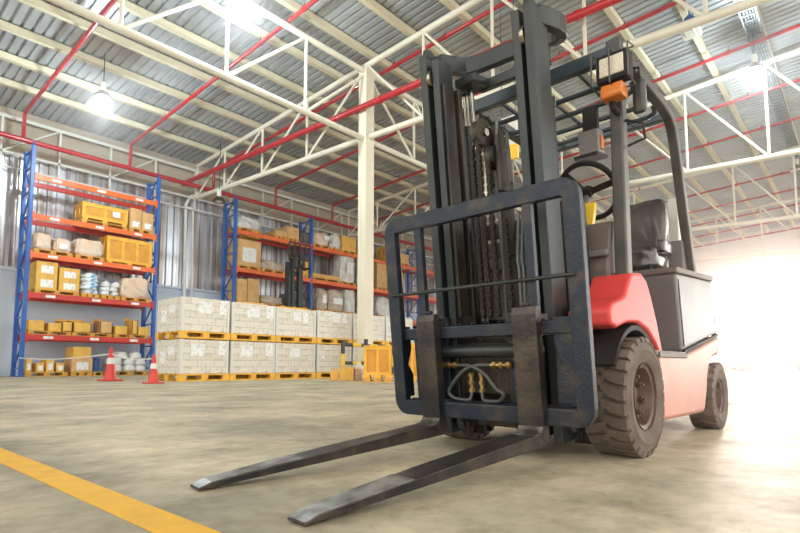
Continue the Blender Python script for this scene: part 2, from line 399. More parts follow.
# sprinkler pipes
zp = [at(x, y, Y=YP) for x, y in ((25, 110), (131, 143), (214, 169), (276, 186), (332.5, 202), (379, 217))]
zmain = at(100, 160.3, Y=YP).z
b = MB(); b.tube([(-8, YP, zmain), (XE-1, YP, zmain)], .13, 12)
for k in range(40): b.tube([(-6+k*1.9-.05, YP, zmain), (-6+k*1.9+.05, YP, zmain)], .16, 10)
tag(b.build('water_main_pipe', M['redpipe'], smooth=True), 'thick red water pipe running along the back wall above the racks', 'pipe')
XS = [p.x for p in zp]
while len(XS) < 13: XS.append(XS[-1] + 5.1)
for k, X in enumerate(XS):
    b = MB(); z0 = zp[0].z - .15
    f = lambda Y: Vector((X, Y, z0 + (YP-Y)*SL))
    b.tube([(X, YP, zmain), (X, YP, z0-.12), (X, YP-.12, z0), f(YP-.4), f(-9)], .085 if k < 6 else .075, 10)
    for j in range(14):
        Y = YP-1.3-j*2.9; b.tube([f(Y), f(Y)+Vector((0, 0, .28))], .02, 6); b.tube([f(Y)-Vector((0, .06, 0)), f(Y)+Vector((0, .06, 0))], .11, 8)
    tag(b.build('sprinkler_pipe', M['redpipe'], smooth=True), 'red sprinkler pipe crossing under the roof, %s from the left end' % ORD[k+1], 'pipe', 'roof sprinkler pipes')
# thick red riser pipe crossing in front of the column
p0 = at(168, 190, X=XC-.45); p1 = at(420, 82.5, X=XC-.45); d = (p1-p0)
b = MB(); b.tube([p0+d*.04, p0+d*1.9], .14, 12)
for k in range(9): q = p0+d*(.1+.2*k); e = d.normalized()*.08; b.tube([q-e, q+e], .17, 12)
tag(b.build('cross_main_pipe', M['redpipe'], smooth=True), 'thick red water pipe passing in front of the column top', 'pipe')

# tie rods, conduit and hanging bits
b = MB(); p = at(186, 200, Y=YW-.3); q = at(186, 286, Y=YW-.3)
b.tube([at(222, 190, Y=YW-.3), p+Vector((.3, 0, .3)), p+Vector((0,0,-.3)), Vector((q.x, q.y, .02))], .11, 10); b.tube([p+Vector((.5, 0, -.3)), Vector((q.x+.5, q.y, .02))], .07, 8); b.box(p.x, p.x+.5, p.y-.04, p.y+.04, p.z-.5, p.z-.42)
tag(b.build('drain_pipe', M['white'], smooth=True), 'grey vertical drain pipe on the corrugated wall between the two racks', 'pipe')
# cable tray
b = MB(); X0 = 10; yt = at(751, 20, z=zroof(3)-.2).y; zt = zroof(yt)-.25
for s in (-.28, .28): b.box(0, XE, yt+s-.03, yt+s+.03, zt-.08, zt+.08)
for k in range(150): b.box(k*.45, k*.45+.06, yt-.28, yt+.28, zt-.03, zt)
for k, dy in enumerate((-.16, -.06, .05, .15)): b.tube([(0, yt+dy, zt+.03), (XE, yt+dy, zt+.03)], .035, 6)
tag(b.build('cable_tray', mat('galvanised', (.22, .24, .27), .4, .5)), 'grey ladder cable tray hung under the roof at upper right', 'cable tray')

# high-bay lamps
def lamp(u, v, z, label, power, r=.32, glow=True):
    p = at(u, v, z=z); root = empty('high_bay_lamp', p)
    tag(root, label, 'lamp', 'high bay lamps')
    b = MB(); b.lathe([(.10, .62), (.13, .55), (.13, .25), (.16, .2)], (0, 0, 0), 'z', 16); b.build('ballast', M['white'], root, smooth=True)
    b = MB(); b.lathe([(.10, .22), (.2, .18), (.34, .0), (.40, -.14), (.385, -.14), (.33, .0), (.19, .15), (.1, .18)], (0, 0, 0), 'z', 24); b.build('lamp_shade', M['chrome'], root, smooth=True)
    zt = zroof(p.y)
    b = MB(); b.tube([(0, 0, .6), (0, 0, zt-p.z+.1)], .022, 6); b.build('cable', M['black'], root)
    b = MB(); b.lathe([(.02, .1), (.12, .06), (.2, -.04), (.16, -.14), (.02, -.2)], (0, 0, 0), 'z', 16); b.build('bulb', M['lampglow'] if glow else M['white'], root, smooth=True)
    if glow:
        l = bpy.data.lights.new('lamp_light', 'POINT'); l.energy = power; l.color = (.8, .95, 1); l.shadow_soft_size = .3
        lo = bpy.data.objects.new('lamp_light', l); C.objects.link(lo); lo.location = p + Vector((0, 0, -.45))
lamp(103, 96, 12.4, 'lit high bay lamp hanging over the left rack', 1100)
lamp(243, 1, 13.2, 'lit high bay lamp at the top edge, right of the first one', 1100)
lamp(755, 68, 13.9, 'lit high bay lamp hanging at upper right over the forklift', 1300)
lamp(797, 168, 13.9, 'unlit dark high bay lamp at the right edge of the photo', 0, glow=False)
lamp(219, 200, 10.4, 'small unlit lamp hanging by the drain pipe', 0, glow=False)
p = at(690, 30, X=24)
root = empty('junction_box', p); tag(root, 'white junction box with blue clamp hanging under the truss', 'junction box')
b = MB(); b.box(-.55, .55, -.35, .35, -.12, .16); b.box(-.3, .3, -.2, .2, -.18, -.12); b.build('housing', M['white'], root, bevel=.03)
b = MB(); b.lathe([(.2, .16), (.22, .5), (.12, .62)], (0, 0, 0), 'z', 12); b.bar((0, 0, .6), (0, 0, 1.1), .06, .06); b.build('clamp', M['bluedrum'], root)
# white board with a yellow lower panel hung beyond the mast
p = at(509, 142, X=11); root = empty('hanging_sign', p, .0); tag(root, 'white board with a yellow lower panel hanging beyond the mast', 'sign')
b = MB(); b.box(-.03, .03, -.22, .22, -.1, .62); b.build('board', M['white'], root)
b = MB(); b.box(-.035, .035, -.24, .22, -.45, -.1); b.build('yellow_panel', M['yellow'], root)
b = MB(); b.tube([(0, -.18, .62), (0, -.18, zroof(p.y)-p.z)], .008, 6); b.tube([(0, .18, .62), (0, .18, zroof(p.y)-p.z)], .008, 6); b.build('hanger', M['black'], root)

# ================================================================== RACKS
YF = 30.5; RD = 1.3
def rx(u, v): return at(u, v, Y=YF).x
def rz(u, v): return at(u, v, Y=YF).z
ztopr = rz(34.7, 145.6)
def upright(name, X, root, ztop):
    b = MB()
    for Y in (YF, YF+RD):
        b.box(X-.08, X-.05, Y-.07, Y+.13, 0, ztop); b.box(X+.05, X+.08, Y-.07, Y+.13, 0, ztop); b.box(X-.08, X+.08, Y-.09, Y-.06, 0, ztop)
        b.box(X-.17, X+.17, Y-.15, Y+.17, 0, .03)
    z = .4; k = 0
    while z < ztop-1.0:
        b.bar((X, YF, z), (X, YF+RD, z), .07, .07)
        b.bar((X, YF if k % 2 else YF+RD, z), (X, YF+RD if k % 2 else YF, z+1.25), .07, .07); z += 1.25; k += 1
    b.bar((X, YF, ztop-.15), (X, YF+RD, ztop-.15), .07, .07)
    o = b.build('upright_frame', M['blue'], root)
    h = MB()
    z = .3
    while z < ztop-.1:
        for dx in (-.05, .05): h.box(X+dx-.016, X+dx+.016, YF-.094, YF-.0905, z, z+.05)
        z += .22
    h.build('slot_holes', M['black'], o)
    return o
def rack(label, Xs, levels, mats, ztop, group=None):
    root = empty('pallet_rack', ((Xs[0]+Xs[-1])/2, YF, 0)); tag(root, label, 'rack')
    off = root.location.copy()
    def par(o): o.location = -off; return o
    for X in Xs: par(upright('upright_frame', X, root, ztop))
    for i in range(len(Xs)-1):
        for z, mm in zip(levels, mats):
            for Y, m in ((YF-.06, mm), (YF+RD+.04, M['red'])):
                b = MB(); x0, x1 = Xs[i]+.1, Xs[i+1]-.1
                b.box(x0, x1, Y-.05, Y+.05, z-.27, z); b.box(x0-.03, x0+.07, Y-.075, Y-.045, z-.38, z+.08); b.box(x1-.07, x1+.03, Y-.075, Y-.045, z-.38, z+.08)
                o = par(b.build('shelf_beam', m, root, bevel=.012))
                if Y < YF and (Xs[0] < 12):
                    for f in (.12, .47, .8):
                        b = MB(); X = x0+(x1-x0)*f; b.box(X, X+.42, Y-.055, Y-.051, z-.2, z-.07); b.build('beam_label', M['paper'], o)
    return root
L1 = [rz(23, 334), rz(27, 292), rz(29, 251.5), rz(31.4, 213), rz(33.6, 173.8)]
XL = rx(28, 250); XR = rx(155.5, 270)
rack('blue and orange pallet rack at far left', [XL, XR], L1, [M['red'], M['red'], M['orange'], M['orange'], M['orange']], ztopr)
X2 = rx(235.5, 230); bay = rx(311.5, 219.8)-rx(236, 199.8)
L2 = [1.9, rz(233, 303), rz(235, 267), rz(236, 229)]
XX = [X2+bay*k for k in range(6)]
rack('long blue and orange rack behind the white carton stacks', XX, L2, [M['red'], M['orange'], M['orange'], M['orange']], ztopr)

# ------------------------------------------------------------------ goods
def pallet(cx, cy, z, w, d, h, label, m=None, group=None):
    b = MB(); x0, x1 = -w/2, w/2
    n = max(5, int(d/.3))
    for k in range(n): y = -d/2 + k*(d-.16)/(n-1); b.box(x0, x1, y, y+.16, h*.80, h)
    for f in (-1, 0, 1):
        for g in (-1, 0, 1): X = f*(w/2-.12); Y = g*(d/2-.1); b.box(X-.12, X+.12, Y-.1, Y+.1, h*.2, h*.8)
    for g in (-1, 0, 1): Y = g*(d/2-.08); b.box(x0, x1, Y-.08, Y+.08, 0, h*.2)
    o = b.build('pallet', m or M['wood']); o.location = (cx, cy, z)
    return tag(o, label, 'pallet', group)

def carton(x0, x1, y0, y1, z0, z1, label, m='carton', group=None, flaps=False, tape=True, white=False, cat='box'):
    cx, cy = (x0+x1)/2, (y0+y1)/2; root = empty('carton', (cx, cy, z0)); tag(root, label, cat, group)
    w, d, h = (x1-x0)/2, (y1-y0)/2, z1-z0
    b = MB()
    if flaps:
        t = .03
        b.box(-w, w, -d, -d+t, 0, h); b.box(-w, w, d-t, d, 0, h); b.box(-w, -w+t, -d, d, 0, h); b.box(w-t, w, -d, d, 0, h); b.box(-w, w, -d, d, 0, t)
        b.build('box_body', M[m], root)
        b = MB(); b.box(-w, w, d-.02, d, h, h+d*.5, Matrix.Rotation(-.5, 3, 'X'), (0, d, h)); b.build('flap', M[m], root)
        b = MB(); b.box(w-.02, w, -d, d, h, h+w*.5, Matrix.Rotation(.9, 3, 'Y'), (w, 0, h)); b.build('flap', M[m], root)
        b = MB(); b.box(-w, -w+.02, -d, d, h, h+w*.5, Matrix.Rotation(-1.2, 3, 'Y'), (-w, 0, h)); b.build('flap', M[m], root)
    else:
        b.box(-w, w, -d, d, 0, h); b.build('box_body', M[m], root, bevel=.015)
        b = MB(); b.box(-.05, .05, -d-.004, d, h-.001, h+.004); b.box(-.05, .05, -d-.005, -d, h*.75, h); b.build('tape', M['tan'], root)
    if white: b = MB(); b.box(-w*.55, w*.6, -d-.012, -d-.002, h*.15, h*.7); b.build('label_sheet', M['paper'], root)
    return root

def crate(x0, x1, y0, y1, z0, z1, n, label, m='crate', white=None, bw=.16):
    root = empty('wooden_crate', ((x0+x1)/2, (y0+y1)/2, z0)); tag(root, label, 'crate')
    w, d, h = (x1-x0)/2, (y1-y0)/2, z1-z0; t = .05
    b = MB(); b.box(-w+t, w-t, -d+t, d-t, .1, h-t); b.build('panels', M['cratepanel'], root)
    b = MB()
    for s in (-1, 1):
        Y = s*d; y0_, y1_ = sorted((Y, Y-s*t)); b.box(-w, w, y0_, y1_, h-bw, h); b.box(-w, w, y0_, y1_, .1, .1+bw)
        for k in range(n+1): X = -w + k*(2*w-bw)/n; b.box(X, X+bw, y0_-.001, y1_+.001, .1, h)
        X = s*w; a0, a1 = sorted((X, X-s*t)); b.box(a0, a1, -d, d, h-.2, h); b.box(a0, a1, -d, d, .1, .3); b.box(a0, a1, -.08, .08, .1, h)
    b.build('battens', M[m], root, bevel=.006)
    b = MB(); b.box(-w-.02, w+.02, -d-.02, d+.02, h, h+.05); b.build('lid', M[m], root, bevel=.01)
    for s in (-.85, 0, .85):
        b = MB(); b.box(s*w-.12, s*w+.12, -d, d, 0, .1); b.build('skid', M[m], root)
    if white: b = MB(); b.box(w*white[0], w*white[1], -d-.012, -d-.003, h*.45, h*.8); b.build('label_sheet', M['paper'], root)
    return root

def bundle(x0, x1, y0, y1, z0, z1, label, m='wrap', cat='bundle', seed=0, amp=.06, taper=.05, sheet=None, name='wrapped_bundle', n=8):
    root = empty(name, ((x0+x1)/2, (y0+y1)/2, z0)); tag(root, label, cat)
    w, d, h = (x1-x0)/2, (y1-y0)/2, z1-z0
    b = MB(); b.lump(-w, w, -d, d, 0, h, amp, n, seed, taper); b.build('wrapped_goods', M[m], root, smooth=True, angle=50)
    if sheet:
        b = MB(); b.box(w*sheet[0], w*sheet[1], -d-amp-.03, -d-amp-.02, h*sheet[2], h*sheet[3]); b.build('label_sheet', M['paper'], root)
    return root
def sacks(x0, x1, y0, y1, z0, z1, label, m, rows, cols, seed=0):
    """a pile of sacks, each a thing"""
    rnd = random.Random(seed); hh = (z1-z0)/rows; n = 0
    for r in range(rows):
        c_ = cols - (1 if r == rows-1 and cols > 2 else 0); off = (x1-x0)/cols*(.5 if c_ != cols else 0)
        for c in range(c_):
            ww = (x1-x0)/cols; X0 = x0+c*ww+off+rnd.uniform(-.05, .05)
            b = MB(); b.lump(-ww*.5, ww*.5, -(y1-y0)/2, (y1-y0)/2, 0, hh*1.02, .03, 4, seed*31+n, .08, 1)
            o = b.build('sack', M[m], smooth=True, angle=60); o.location = (X0+ww/2, (y0+y1)/2+rnd.uniform(-.05, .05), z0+r*hh)
            place = '%s layer up%s' % (ORD[r+1], '' if c_ == 1 else ', %s from the left' % ORD[c+1])
            tag(o, '%s, %s' % (label, place), 'sack', label); n += 1

FL = dict(d=1.15)
def onrack(u0, u1, vt, lev, Ls, pal=.22, front=.05, pl=None, vm=None):
    """x-range, pallet-top height, top height from photo positions on the rack front plane"""
    z = Ls[lev]; Y0 = YF+front
    x0 = at(u0, vm or vt+10, Y=Y0).x; x1 = at(u1, vm or vt+10, Y=Y0).x
    for X in [XL, XR]+XX:
        if x1 > X-.2 and x0 < X+.2:
            if (x0+x1)/2 < X: x1 = X-.2
            else: x0 = X+.2
    zt = at((u0+u1)/2, vt, Y=Y0).z
    if pl: pallet((x0+x1)/2, Y0+FL['d']/2, z, x1-x0, FL['d'], pal, pl)
    return x0, x1, Y0, Y0+FL['d'], z+(pal if pl else 0)+.003, zt

# --- left rack, from the top shelf down
x0,x1,y0,y1,z0,z1 = onrack(82, 128, 206.5, 3, L1, pl='yellow pallet under the crate on the top loaded shelf of the left rack')
crate(x0,x1,y0,y1,z0,z1,2,'yellow wooden crate with white label, on the left rack top loaded shelf', white=(.3,.65))
x0,x1,y0,y1,z0,z1 = onrack(130, 155, 210, 3, L1, pl='yellow pallet under four tan cartons beside the top crate')
m_=(x0+x1)/2; h_=(z1-z0)/2
for i,(a,b_) in enumerate(((x0,m_-.02),(m_+.02,x1))):
    for j in range(2): carton(a,b_,y0,y1,z0+j*h_+.002*j,z0+(j+1)*h_-(.12 if i else 0)*j,'tan carton beside the top crate, %s one of the %s pile' % (('lower','upper')[j],('left','right')[i]),'tan',white=(j==0))
x0,x1,y0,y1,z0,z1 = onrack(34, 73, 235, 2, L1, pl='pallet under the two wrapped loads at left of the second loaded shelf')
m_=(x0+x1)/2
bundle(x0,m_-.05,y0,y1,z0,z1,'shiny film wrapped brown load at the left end of the second shelf','wrappink',seed=3,amp=.03)
bundle(m_+.02,x1,y0,y1,z0,z1-.1,'film wrapped orange load next to the left end of the second shelf','wrappink',seed=4,amp=.03,sheet=(-.5,.4,.2,.6))
x0,x1,y0,y1,z0,z1 = onrack(76, 105, 240, 2, L1, pl='pallet under the wrapped load left of the big yellow crate')
bundle(x0,x1,y0,y1,z0,z1,'film wrapped tan load left of the big yellow crate','wrappink',seed=5,amp=.03)
x0,x1,y0,y1,z0,z1 = onrack(107, 155, 240, 2, L1)
crate(x0,x1,y0,y1,z0,z1,3,'big open orange yellow crate with three battened panels on the left rack')
x0,x1,y0,y1,z0,z1 = onrack(36, 80, 263, 1, L1, pl='pallet under the yellow cartons with white labels, left rack third shelf')
for i in range(2):
    for j in range(2):
        a=x0+(x1-x0)*(.52*i); c=a+(x1-x0)*.48; h_=(z1-z0)/2-(.1*i)
        carton(a,c,y0,y1,z0+j*(h_+.004),z0+j*(h_+.004)+h_,'yellow carton with white sheet, %s row, %s side of the third shelf pile' % (('lower','upper')[j],('left','right')[i]),'carton',white=True)
x0,x1,y0,y1,z0,z1 = onrack(82, 100, 274, 1, L1, pl='pallet under the blue and white sacks')
sacks(x0,x1,y0,y1,z0,z1,'blue and white sack on the third shelf','bluesack',5,1,2)
x0,x1,y0,y1,z0,z1 = onrack(101.5, 120, 283, 1, L1, pl='pallet under the low white slabs on the third shelf')
sacks(x0,x1,y0,y1,z0,z1,'flat pale bag on the third shelf','sack',3,2,5)
x0,x1,y0,y1,z0,z1 = onrack(122, 155, 279, 1, L1, pl='pallet under the peach wrapped load at the right of the third shelf')
bundle(x0,x1,y0,y1,z0,z1,'peach load under crumpled clear film at the right of the third shelf','wrappink',seed=8,amp=.07)
lab = ['first','second','third','fourth','fifth','sixth']
for i,(u0,u1,vt,fl,m) in enumerate(((27,44,320,False,'carton'),(48,61,323,False,'carton'),(62,72,322,True,'carton'),(73,91,323,True,'carton'),(100,112,322,True,'tan'),(115,127,326,False,'carton'),(132,137.5,321,True,'carton'),(138,152,327,False,'carton'))):
    x0,x1,y0,y1,z0,z1 = onrack(u0,u1,vt,0,L1); z0 += .2
    carton(x0,x1,y0,y0+1.0,z0,max(z1,z0+.3),'%s yellow carton on the lowest left rack shelf, %s from the left' % ('open' if fl else 'closed', ORD[i+1]),m,flaps=fl)
for i,(u0,u1) in enumerate(((26,71),(72,112),(114,152))):
    x0,x1,y0,y1,z0,z1 = onrack(u0,u1,327,0,L1); pallet((x0+x1)/2,YF+.65,L1[0],x1-x0,1.2,.195,'pallet on the lowest shelf of the left rack, %s from the left' % ORD[i+1])
# floor level under the left rack
G = [0]
x0,x1,_,_,_,_ = onrack(22,68,365,0,G); pallet((x0+x1)/2,YF+.65,0,x1-x0,1.2,.22,'long floor pallet under four small cartons at the foot of the left rack')
for i,(u0,u1,vt) in enumerate(((23,31.5,359),(36,44,363),(46,54,359),(56,64,363))):
    x0,x1,y0,y1,z0,z1 = onrack(u0,u1,vt,0,G); carton(x0,x1,y0,y0+.9,.222,z1,'small white fronted carton on the floor pallet, %s from the left' % ORD[i+1],'carton',white=True)
x0,x1,y0,y1,z0,z1 = onrack(72,93,347,0,G,pl='floor pallet under the tall brown cartons left of the cone')
hm=(z1-z0)*.55
carton(x0,x1,y0,y1,z0,z0+hm,'brown carton with white sheet at the foot of the rack, left of the cone','tan',white=True)
carton(x0+.05,x1-.1,y0,y1,z0+hm+.004,z1,'brown carton on top of the carton with the white sheet','carton')
x0,x1,y0,y1,z0,z1 = onrack(94,103,358,0,G,pl='floor pallet under the blue drum')
root = empty('steel_drum',((x0+x1)/2,YF+.6,z0)); tag(root,'blue drum on a pallet behind the left cone','drum')
r_=(x1-x0)/2*.9; hd=z1-z0
b=MB(); b.lathe([(r_,0),(r_*1.04,.03),(r_,.06),(r_,hd*.33),(r_*1.04,hd*.36),(r_,hd*.39),(r_,hd*.64),(r_*1.04,hd*.67),(r_,hd*.7),(r_,hd-.05),(r_*1.04,hd-.02),(r_*.97,hd)],(0,0,0),'z',24); b.build('drum_body',M['bluedrum'],root,smooth=True)
b=MB(); b.lathe([(r_*.9,hd),(r_*.9,hd+.02)],(0,0,0),'z',24); b.build('lid',M['blue'],root,smooth=True)
x0,x1,y0,y1,z0,z1 = onrack(112,150,353,0,G,pl='long floor pallet under the white sacks right of the cone')
sacks(x0,x1,y0,y1,z0,z1,'white sack on the floor behind the cones','sack',3,3,11)

# --- right rack
def R2(u0,u1,vt,lev,label,kind='bundle',m='wrap',pl=True,**kw):
    x0,x1,y0,y1,z0,z1 = onrack(u0,u1,vt,lev,L2,pl=('pallet under the ' + label) if pl else None)
    z1=max(z1,z0+.3)
    if kind=='bundle': bundle(x0,x1,y0,y1,z0,z1,label,m,seed=int(u0),**kw)
    elif kind=='carton': carton(x0,x1,y0,y1,z0,z1,label,m,**kw)
    elif kind=='crate': crate(x0,x1,y0,y1,z0,z1,2,label,m)
R2(238,262,217,3,'crumpled clear wrapped goods above the big carton pile',m='wrapwhite',amp=.09)
for i,(u0,u1,vt) in enumerate(((275.5,287,231),(287.5,299,227))): R2(u0,u1,vt,3,'%s brown carton on the top shelf above the dark mast' % ('left','right')[i],'carton','tan')
R2(300,309,231,3,'black plastic wrapped goods beside the second upright',m='dark',pl=False,amp=.08)
R2(312,330,232.5,3,'film wrapped peach goods right of the second upright',m='wrappink',amp=.06,sheet=(.2,.8,.4,.8))
R2(331,341.5,235,3,'grey wrapped goods on the top shelf near the column',m='wrapwhite',amp=.08)
R2(342,356,237,3,'yellow carton on the top shelf next to the column','carton','carton')
R2(364,374,245,3,'brown carton on the top shelf just right of the column','carton','tan')
R2(386,398,248,3,'cream crate on the top shelf seen through the backrest','crate','crate')
R2(400,409,254,3,'brown carton on the top shelf seen through the backrest','carton','tan')
R2(236.5,261,240,2,'big tan carton with three white sheets on the middle shelf','carton','tan',white=True)
x0,x1,y0,y1,z0,z1=onrack(247,260,238,2,L2); carton(x0,x1,y0,y0+.9,z1+.1-.08,z1+.5,'small yellow carton on top of the big tan carton','carton')
R2(262,286,261,2,'low brown flat goods on the middle shelf left of the dark mast',m='wrap',amp=.05)
R2(299,308,262,2,'small yellow crate on the middle shelf right of the dark mast','crate','crate')
x0,x1,y0,y1,z0,z1=onrack(312,340,260,2,L2,pl='pallet under the long planks')
for k in range(9):
    b=MB(); b.box(0,(x1-x0)*(1.02-.03*(k%3)),0,.36,0,.09)
    o=b.build('plank',M['crate'] if k%2 else M['tan']); o.location=(x0+.1*(k%3),y0+(k%3)*.42,z0+(k//3)*.1); tag(o,'long timber plank on the middle shelf, %s layer up, %s row from the front' % (ORD[k//3+1],ORD[k%3+1]),'plank','planks on the middle shelf')
R2(341,356,254,2,'white film wrapped goods on the middle shelf beside the column',m='wrapwhite',sheet=(-.3,.5,.3,.7))
R2(364,374,258,2,'white film wrapped goods just right of the column, middle shelf',m='wrapwhite')
R2(377,387,262,2,'tan carton on the middle shelf behind the backrest edge','carton','tan')
R2(396,403,272,2,'yellow carton on the middle shelf seen through the backrest','carton','carton')
for i,(u0,u1,vt) in enumerate(((236.5,247,279),(248,259.5,279))): R2(u0,u1,vt,1,'%s tan carton on the lower shelf just above the white stacks' % ('left','right')[i],'carton','tan')
R2(262,284,296,1,'low grey wrapped goods on the lower shelf behind the white stacks',m='wrap',amp=.04)
R2(286,312,294,1,'dark plastic covered goods on the lower shelf behind the mast',m='dark',amp=.06)
R2(318,329,289,1,'brown wrapped goods with white label on the lower shelf',m='wrap',sheet=(-.3,.4,.3,.7),amp=.05)
R2(329.5,345,290,1,'tan wrapped goods with pale band on the lower shelf',m='wrap',sheet=(-.6,.6,.3,.6),amp=.05)
R2(346,356,290,1,'grey wrapped goods beside the column on the lower shelf',m='wrapwhite',amp=.05)
R2(364,375,292,1,'tan wrapped goods just right of the column, lower shelf',m='wrap',amp=.05,sheet=(-.2,.6,.3,.6))
R2(378,398,298,1,'white wrapped goods on the lower shelf behind the backrest edge',m='wrapwhite',amp=.05)

# --- white carton stacks in front
YS = 17.35
zpb = .32
def stack_load(u0, u1, top0, top1, vbase, k, lower):
    x0 = at(u0, 340, Y=YS).x; x1 = at(u1, 340, Y=YS).x
    return x0, x1
cols_ = ((181, 228.3, 296.5, 300.5), (231.5, 274.5, 303, 305), (276, 315, 308, 310), (317.5, 351, 310, 313.5), (353.5, 384, 314, 316), (386, 412, 316, 318))
nm = ['leftmost', 'second', 'third', 'fourth', 'fifth', 'sixth']
zmid = at(181, 338, Y=YS).z
for k, (u0, u1, t0, t1) in enumerate(cols_):
    x0 = at(u0, 340, Y=YS).x; x1 = at(u1, 340, Y=YS).x; D = 1.75
    zt = at((u0+u1)/2, (t0+t1)/2, Y=YS).z
    for j in range(2):
        zb0 = 0 if j == 0 else zmid; ze = zmid-.03 if j == 0 else zt
        row = ('bottom', 'top')[j]
        pallet((x0+x1)/2, YS+D/2, zb0, x1-x0+.1, D+.1, .25, 'yellow pallet under the %s %s row white carton stack' % (nm[k], row), M['crate'], 'yellow pallets under the white stacks')
        root = empty('carton_stack', (x0, YS, zb0+.253)); tag(root, '%s white carton stack in the %s row, wrapped in film' % (nm[k], row), 'carton stack', 'white carton stacks on yellow pallets')
        h = ze-zb0-.253; w = x1-x0
        b = MB(); b.box(0, w, 0, D, 0, h); b.build('cartons', M['cartonwall'], root, bevel=.02)
        for (X, Y) in ((0, 0), (w, 0), (0, D), (w, D)):
            b = MB(); sx = 1 if X == 0 else -1; sy = 1 if Y == 0 else -1
            b.bar((X+sx*.035, Y-sy*.012, 0), (X+sx*.035, Y-sy*.012, h), .09, .02, (0, 1, 0)); b.bar((X-sx*.012, Y+sy*.035, 0), (X-sx*.012, Y+sy*.035, h), .09, .02, (1, 0, 0))
            b.build('corner_board', M['white'], root)
        sh = [(.32, .62, .55, .90)] if j else [(.2, .48, .52, .86)]
        if k in (0, 1): sh.append((.78, .99, .55, .97))
        if k == 2: sh = [(.4, .62, .55, .9), (.66, .8, .5, .9)] if j else [(.35, .6, .5, .85)]
        if k == 3: sh = [(.42, .66, .6, .95), (.72, .86, .6, .95)] if j else [(.1, .2, .5, .6)]
        for (a, c, e, g) in sh:
            b = MB(); b.box(w*a, w*c, -.014, -.004, h*e, h*g); b.build('label_sheet', M['paper'], root)
        if k == 0:
            for (a, c, e, g) in ((.15, .4, .3, .65), (.5, .75, .55, .8)):
                b = MB(); b.box(-.02, -.006, D*(1-c), D*(1-a), h*e, h*g); b.build('label_sheet', M['paper'], root)
# cardboard lying on the stacks
for (ua, ub, v, lab_, mm) in ((240, 270, 301, 'brown cardboard sheet on top of the second white stack', 'tan'), (278, 312, 307, 'yellow cardboard sheet on top of the third white stack', 'carton')):
    k = 1 if ua < 260 else 2
    zt = at((cols_[k][0]+cols_[k][1])/2, (cols_[k][2]+cols_[k][3])/2, Y=YS).z
    x0 = at(ua, 310, Y=YS).x; x1 = at(ub, 310, Y=YS).x
    b = MB(); b.box(x0, x1, YS+.1, YS+1.9, zt+.005, zt+.05); b.box(x0+.3, x1-.2, YS+.2, YS+1.5, zt+.05, zt+.09)
    tag(b.build('cardboard_sheet', M[mm]), lab_, 'cardboard')

# --- small things by the column
def facing(u0, u1, vt, vb, d):
    """floor spot, width, depth, height of a box turned towards the aisle"""
    p = at((u0+u1)/2, vb, z=0); D = Vector((p.x, p.y, 0)).length; k = FPX/D/math.cos(math.atan2(45, 532))
    q = p + Vector((p.x, p.y, 0)).normalized()*d/2; h = at((u0+u1)/2, vt, Y=p.y).z
    e0 = at(u0, vb, z=0); e1 = at(u1, vb, z=0); ang = math.atan2(e1.y-e0.y, e1.x-e0.x)
    return q, (e1-e0).length, h, ang
def gbox(u0, u1, vt, vb, d, label, m, z=0.001, **kw):
    q, w_, h, ang = facing(u0, u1, vt, vb, d)
    o = carton(-w_/2, w_/2, -d/2, d/2, z, h, label, m, **kw); o.location = (q.x, q.y, z); o.rotation_euler.z = ang
    return o
gbox(331, 338, 369, 380.5, .3, 'small yellow carton standing on the floor left of the wide tan one', 'carton')
gbox(340, 354, 367, 380.8, .5, 'wide tan carton on the floor at the foot of the safety barrier', 'carton')
gg = gbox(355, 363, 369, 380.6, .5, 'grey board box on the floor left of the yellow crate', 'wrap', tape=False)
q, w_, h, ang = facing(364.5, 392, 347, 382, 1.1)
o = pallet(0, 0, 0, w_+.05, 1.15, .13, 'low pallet under the yellow crate beside the column'); o.location = (q.x, q.y, 0); o.rotation_euler.z = ang
o = crate(-w_/2, w_/2, -.55, .55, .133, h, 2, 'yellow wooden crate beside the column, left of the backrest', bw=.09); o.location = (q.x, q.y, .133); o.rotation_euler.z = ang
ztc = h + .053; qc = q
q, w_, h, ang = facing(400, 424, 345, 382, 1.1)
o = crate(-w_/2, w_/2, -.55, .55, .001, h, 2, 'second yellow crate half hidden by the backrest frame', bw=.09); o.location = (q.x, q.y, .001); o.rotation_euler.z = ang
b = MB(); b.box(-.2, .2, -.2, .2, 0, .12); b.prism([(-.2, .12), (.2, .12), (0, .34)], 'y', -.03, .03)
o = b.build('sign_board', M['white']); o.scale = (.75,)*3; o.location = (gg.location.x, gg.location.y, facing(355, 363, 369, 380.6, .5)[2]+.006); o.rotation_euler.z = ang; tag(o, 'small white pointed board standing on the grey box beside the yellow crate', 'board')
# barrier
YB = 15.3
root = empty('safety_barrier', (at(343, 380, Y=YB).x, YB, 0)); tag(root, 'yellow and black safety barrier in front of the column', 'barrier'); off = root.location.copy()
xb0 = at(343, 350, Y=YB).x; xb1 = at(366, 350, Y=YB).x; xb2 = at(392, 350, Y=YB).x
zt = at(343, 341, Y=YB).z; z1_ = at(343, 343, Y=YB).z; z2_ = at(343, 363, Y=YB).z
def striped(name, p, q, r):
    b = MB(); p = Vector(p); q = Vector(q); n = max(2, int((q-p).length/.42)); 
    for k in range(n): b.mi = k % 2; b.tube([p.lerp(q, k/n), p.lerp(q, (k+1)/n)], r, 12)
    o = b.build(name, [M['black'], M['yellow']], root, smooth=True); o.location = -off
striped('post', (xb0, YB, zt), (xb0, YB, 0), .085); striped('post', (xb1, YB, zt+.12), (xb1, YB, 0), .09); striped('post', (xb2, YB, zt), (xb2, YB, 0), .085)
striped('rail', (xb0, YB, z1_-.06), (xb2, YB, z1_-.06), .07); striped('rail', (xb0, YB, z2_), (xb2, YB, z2_), .07)

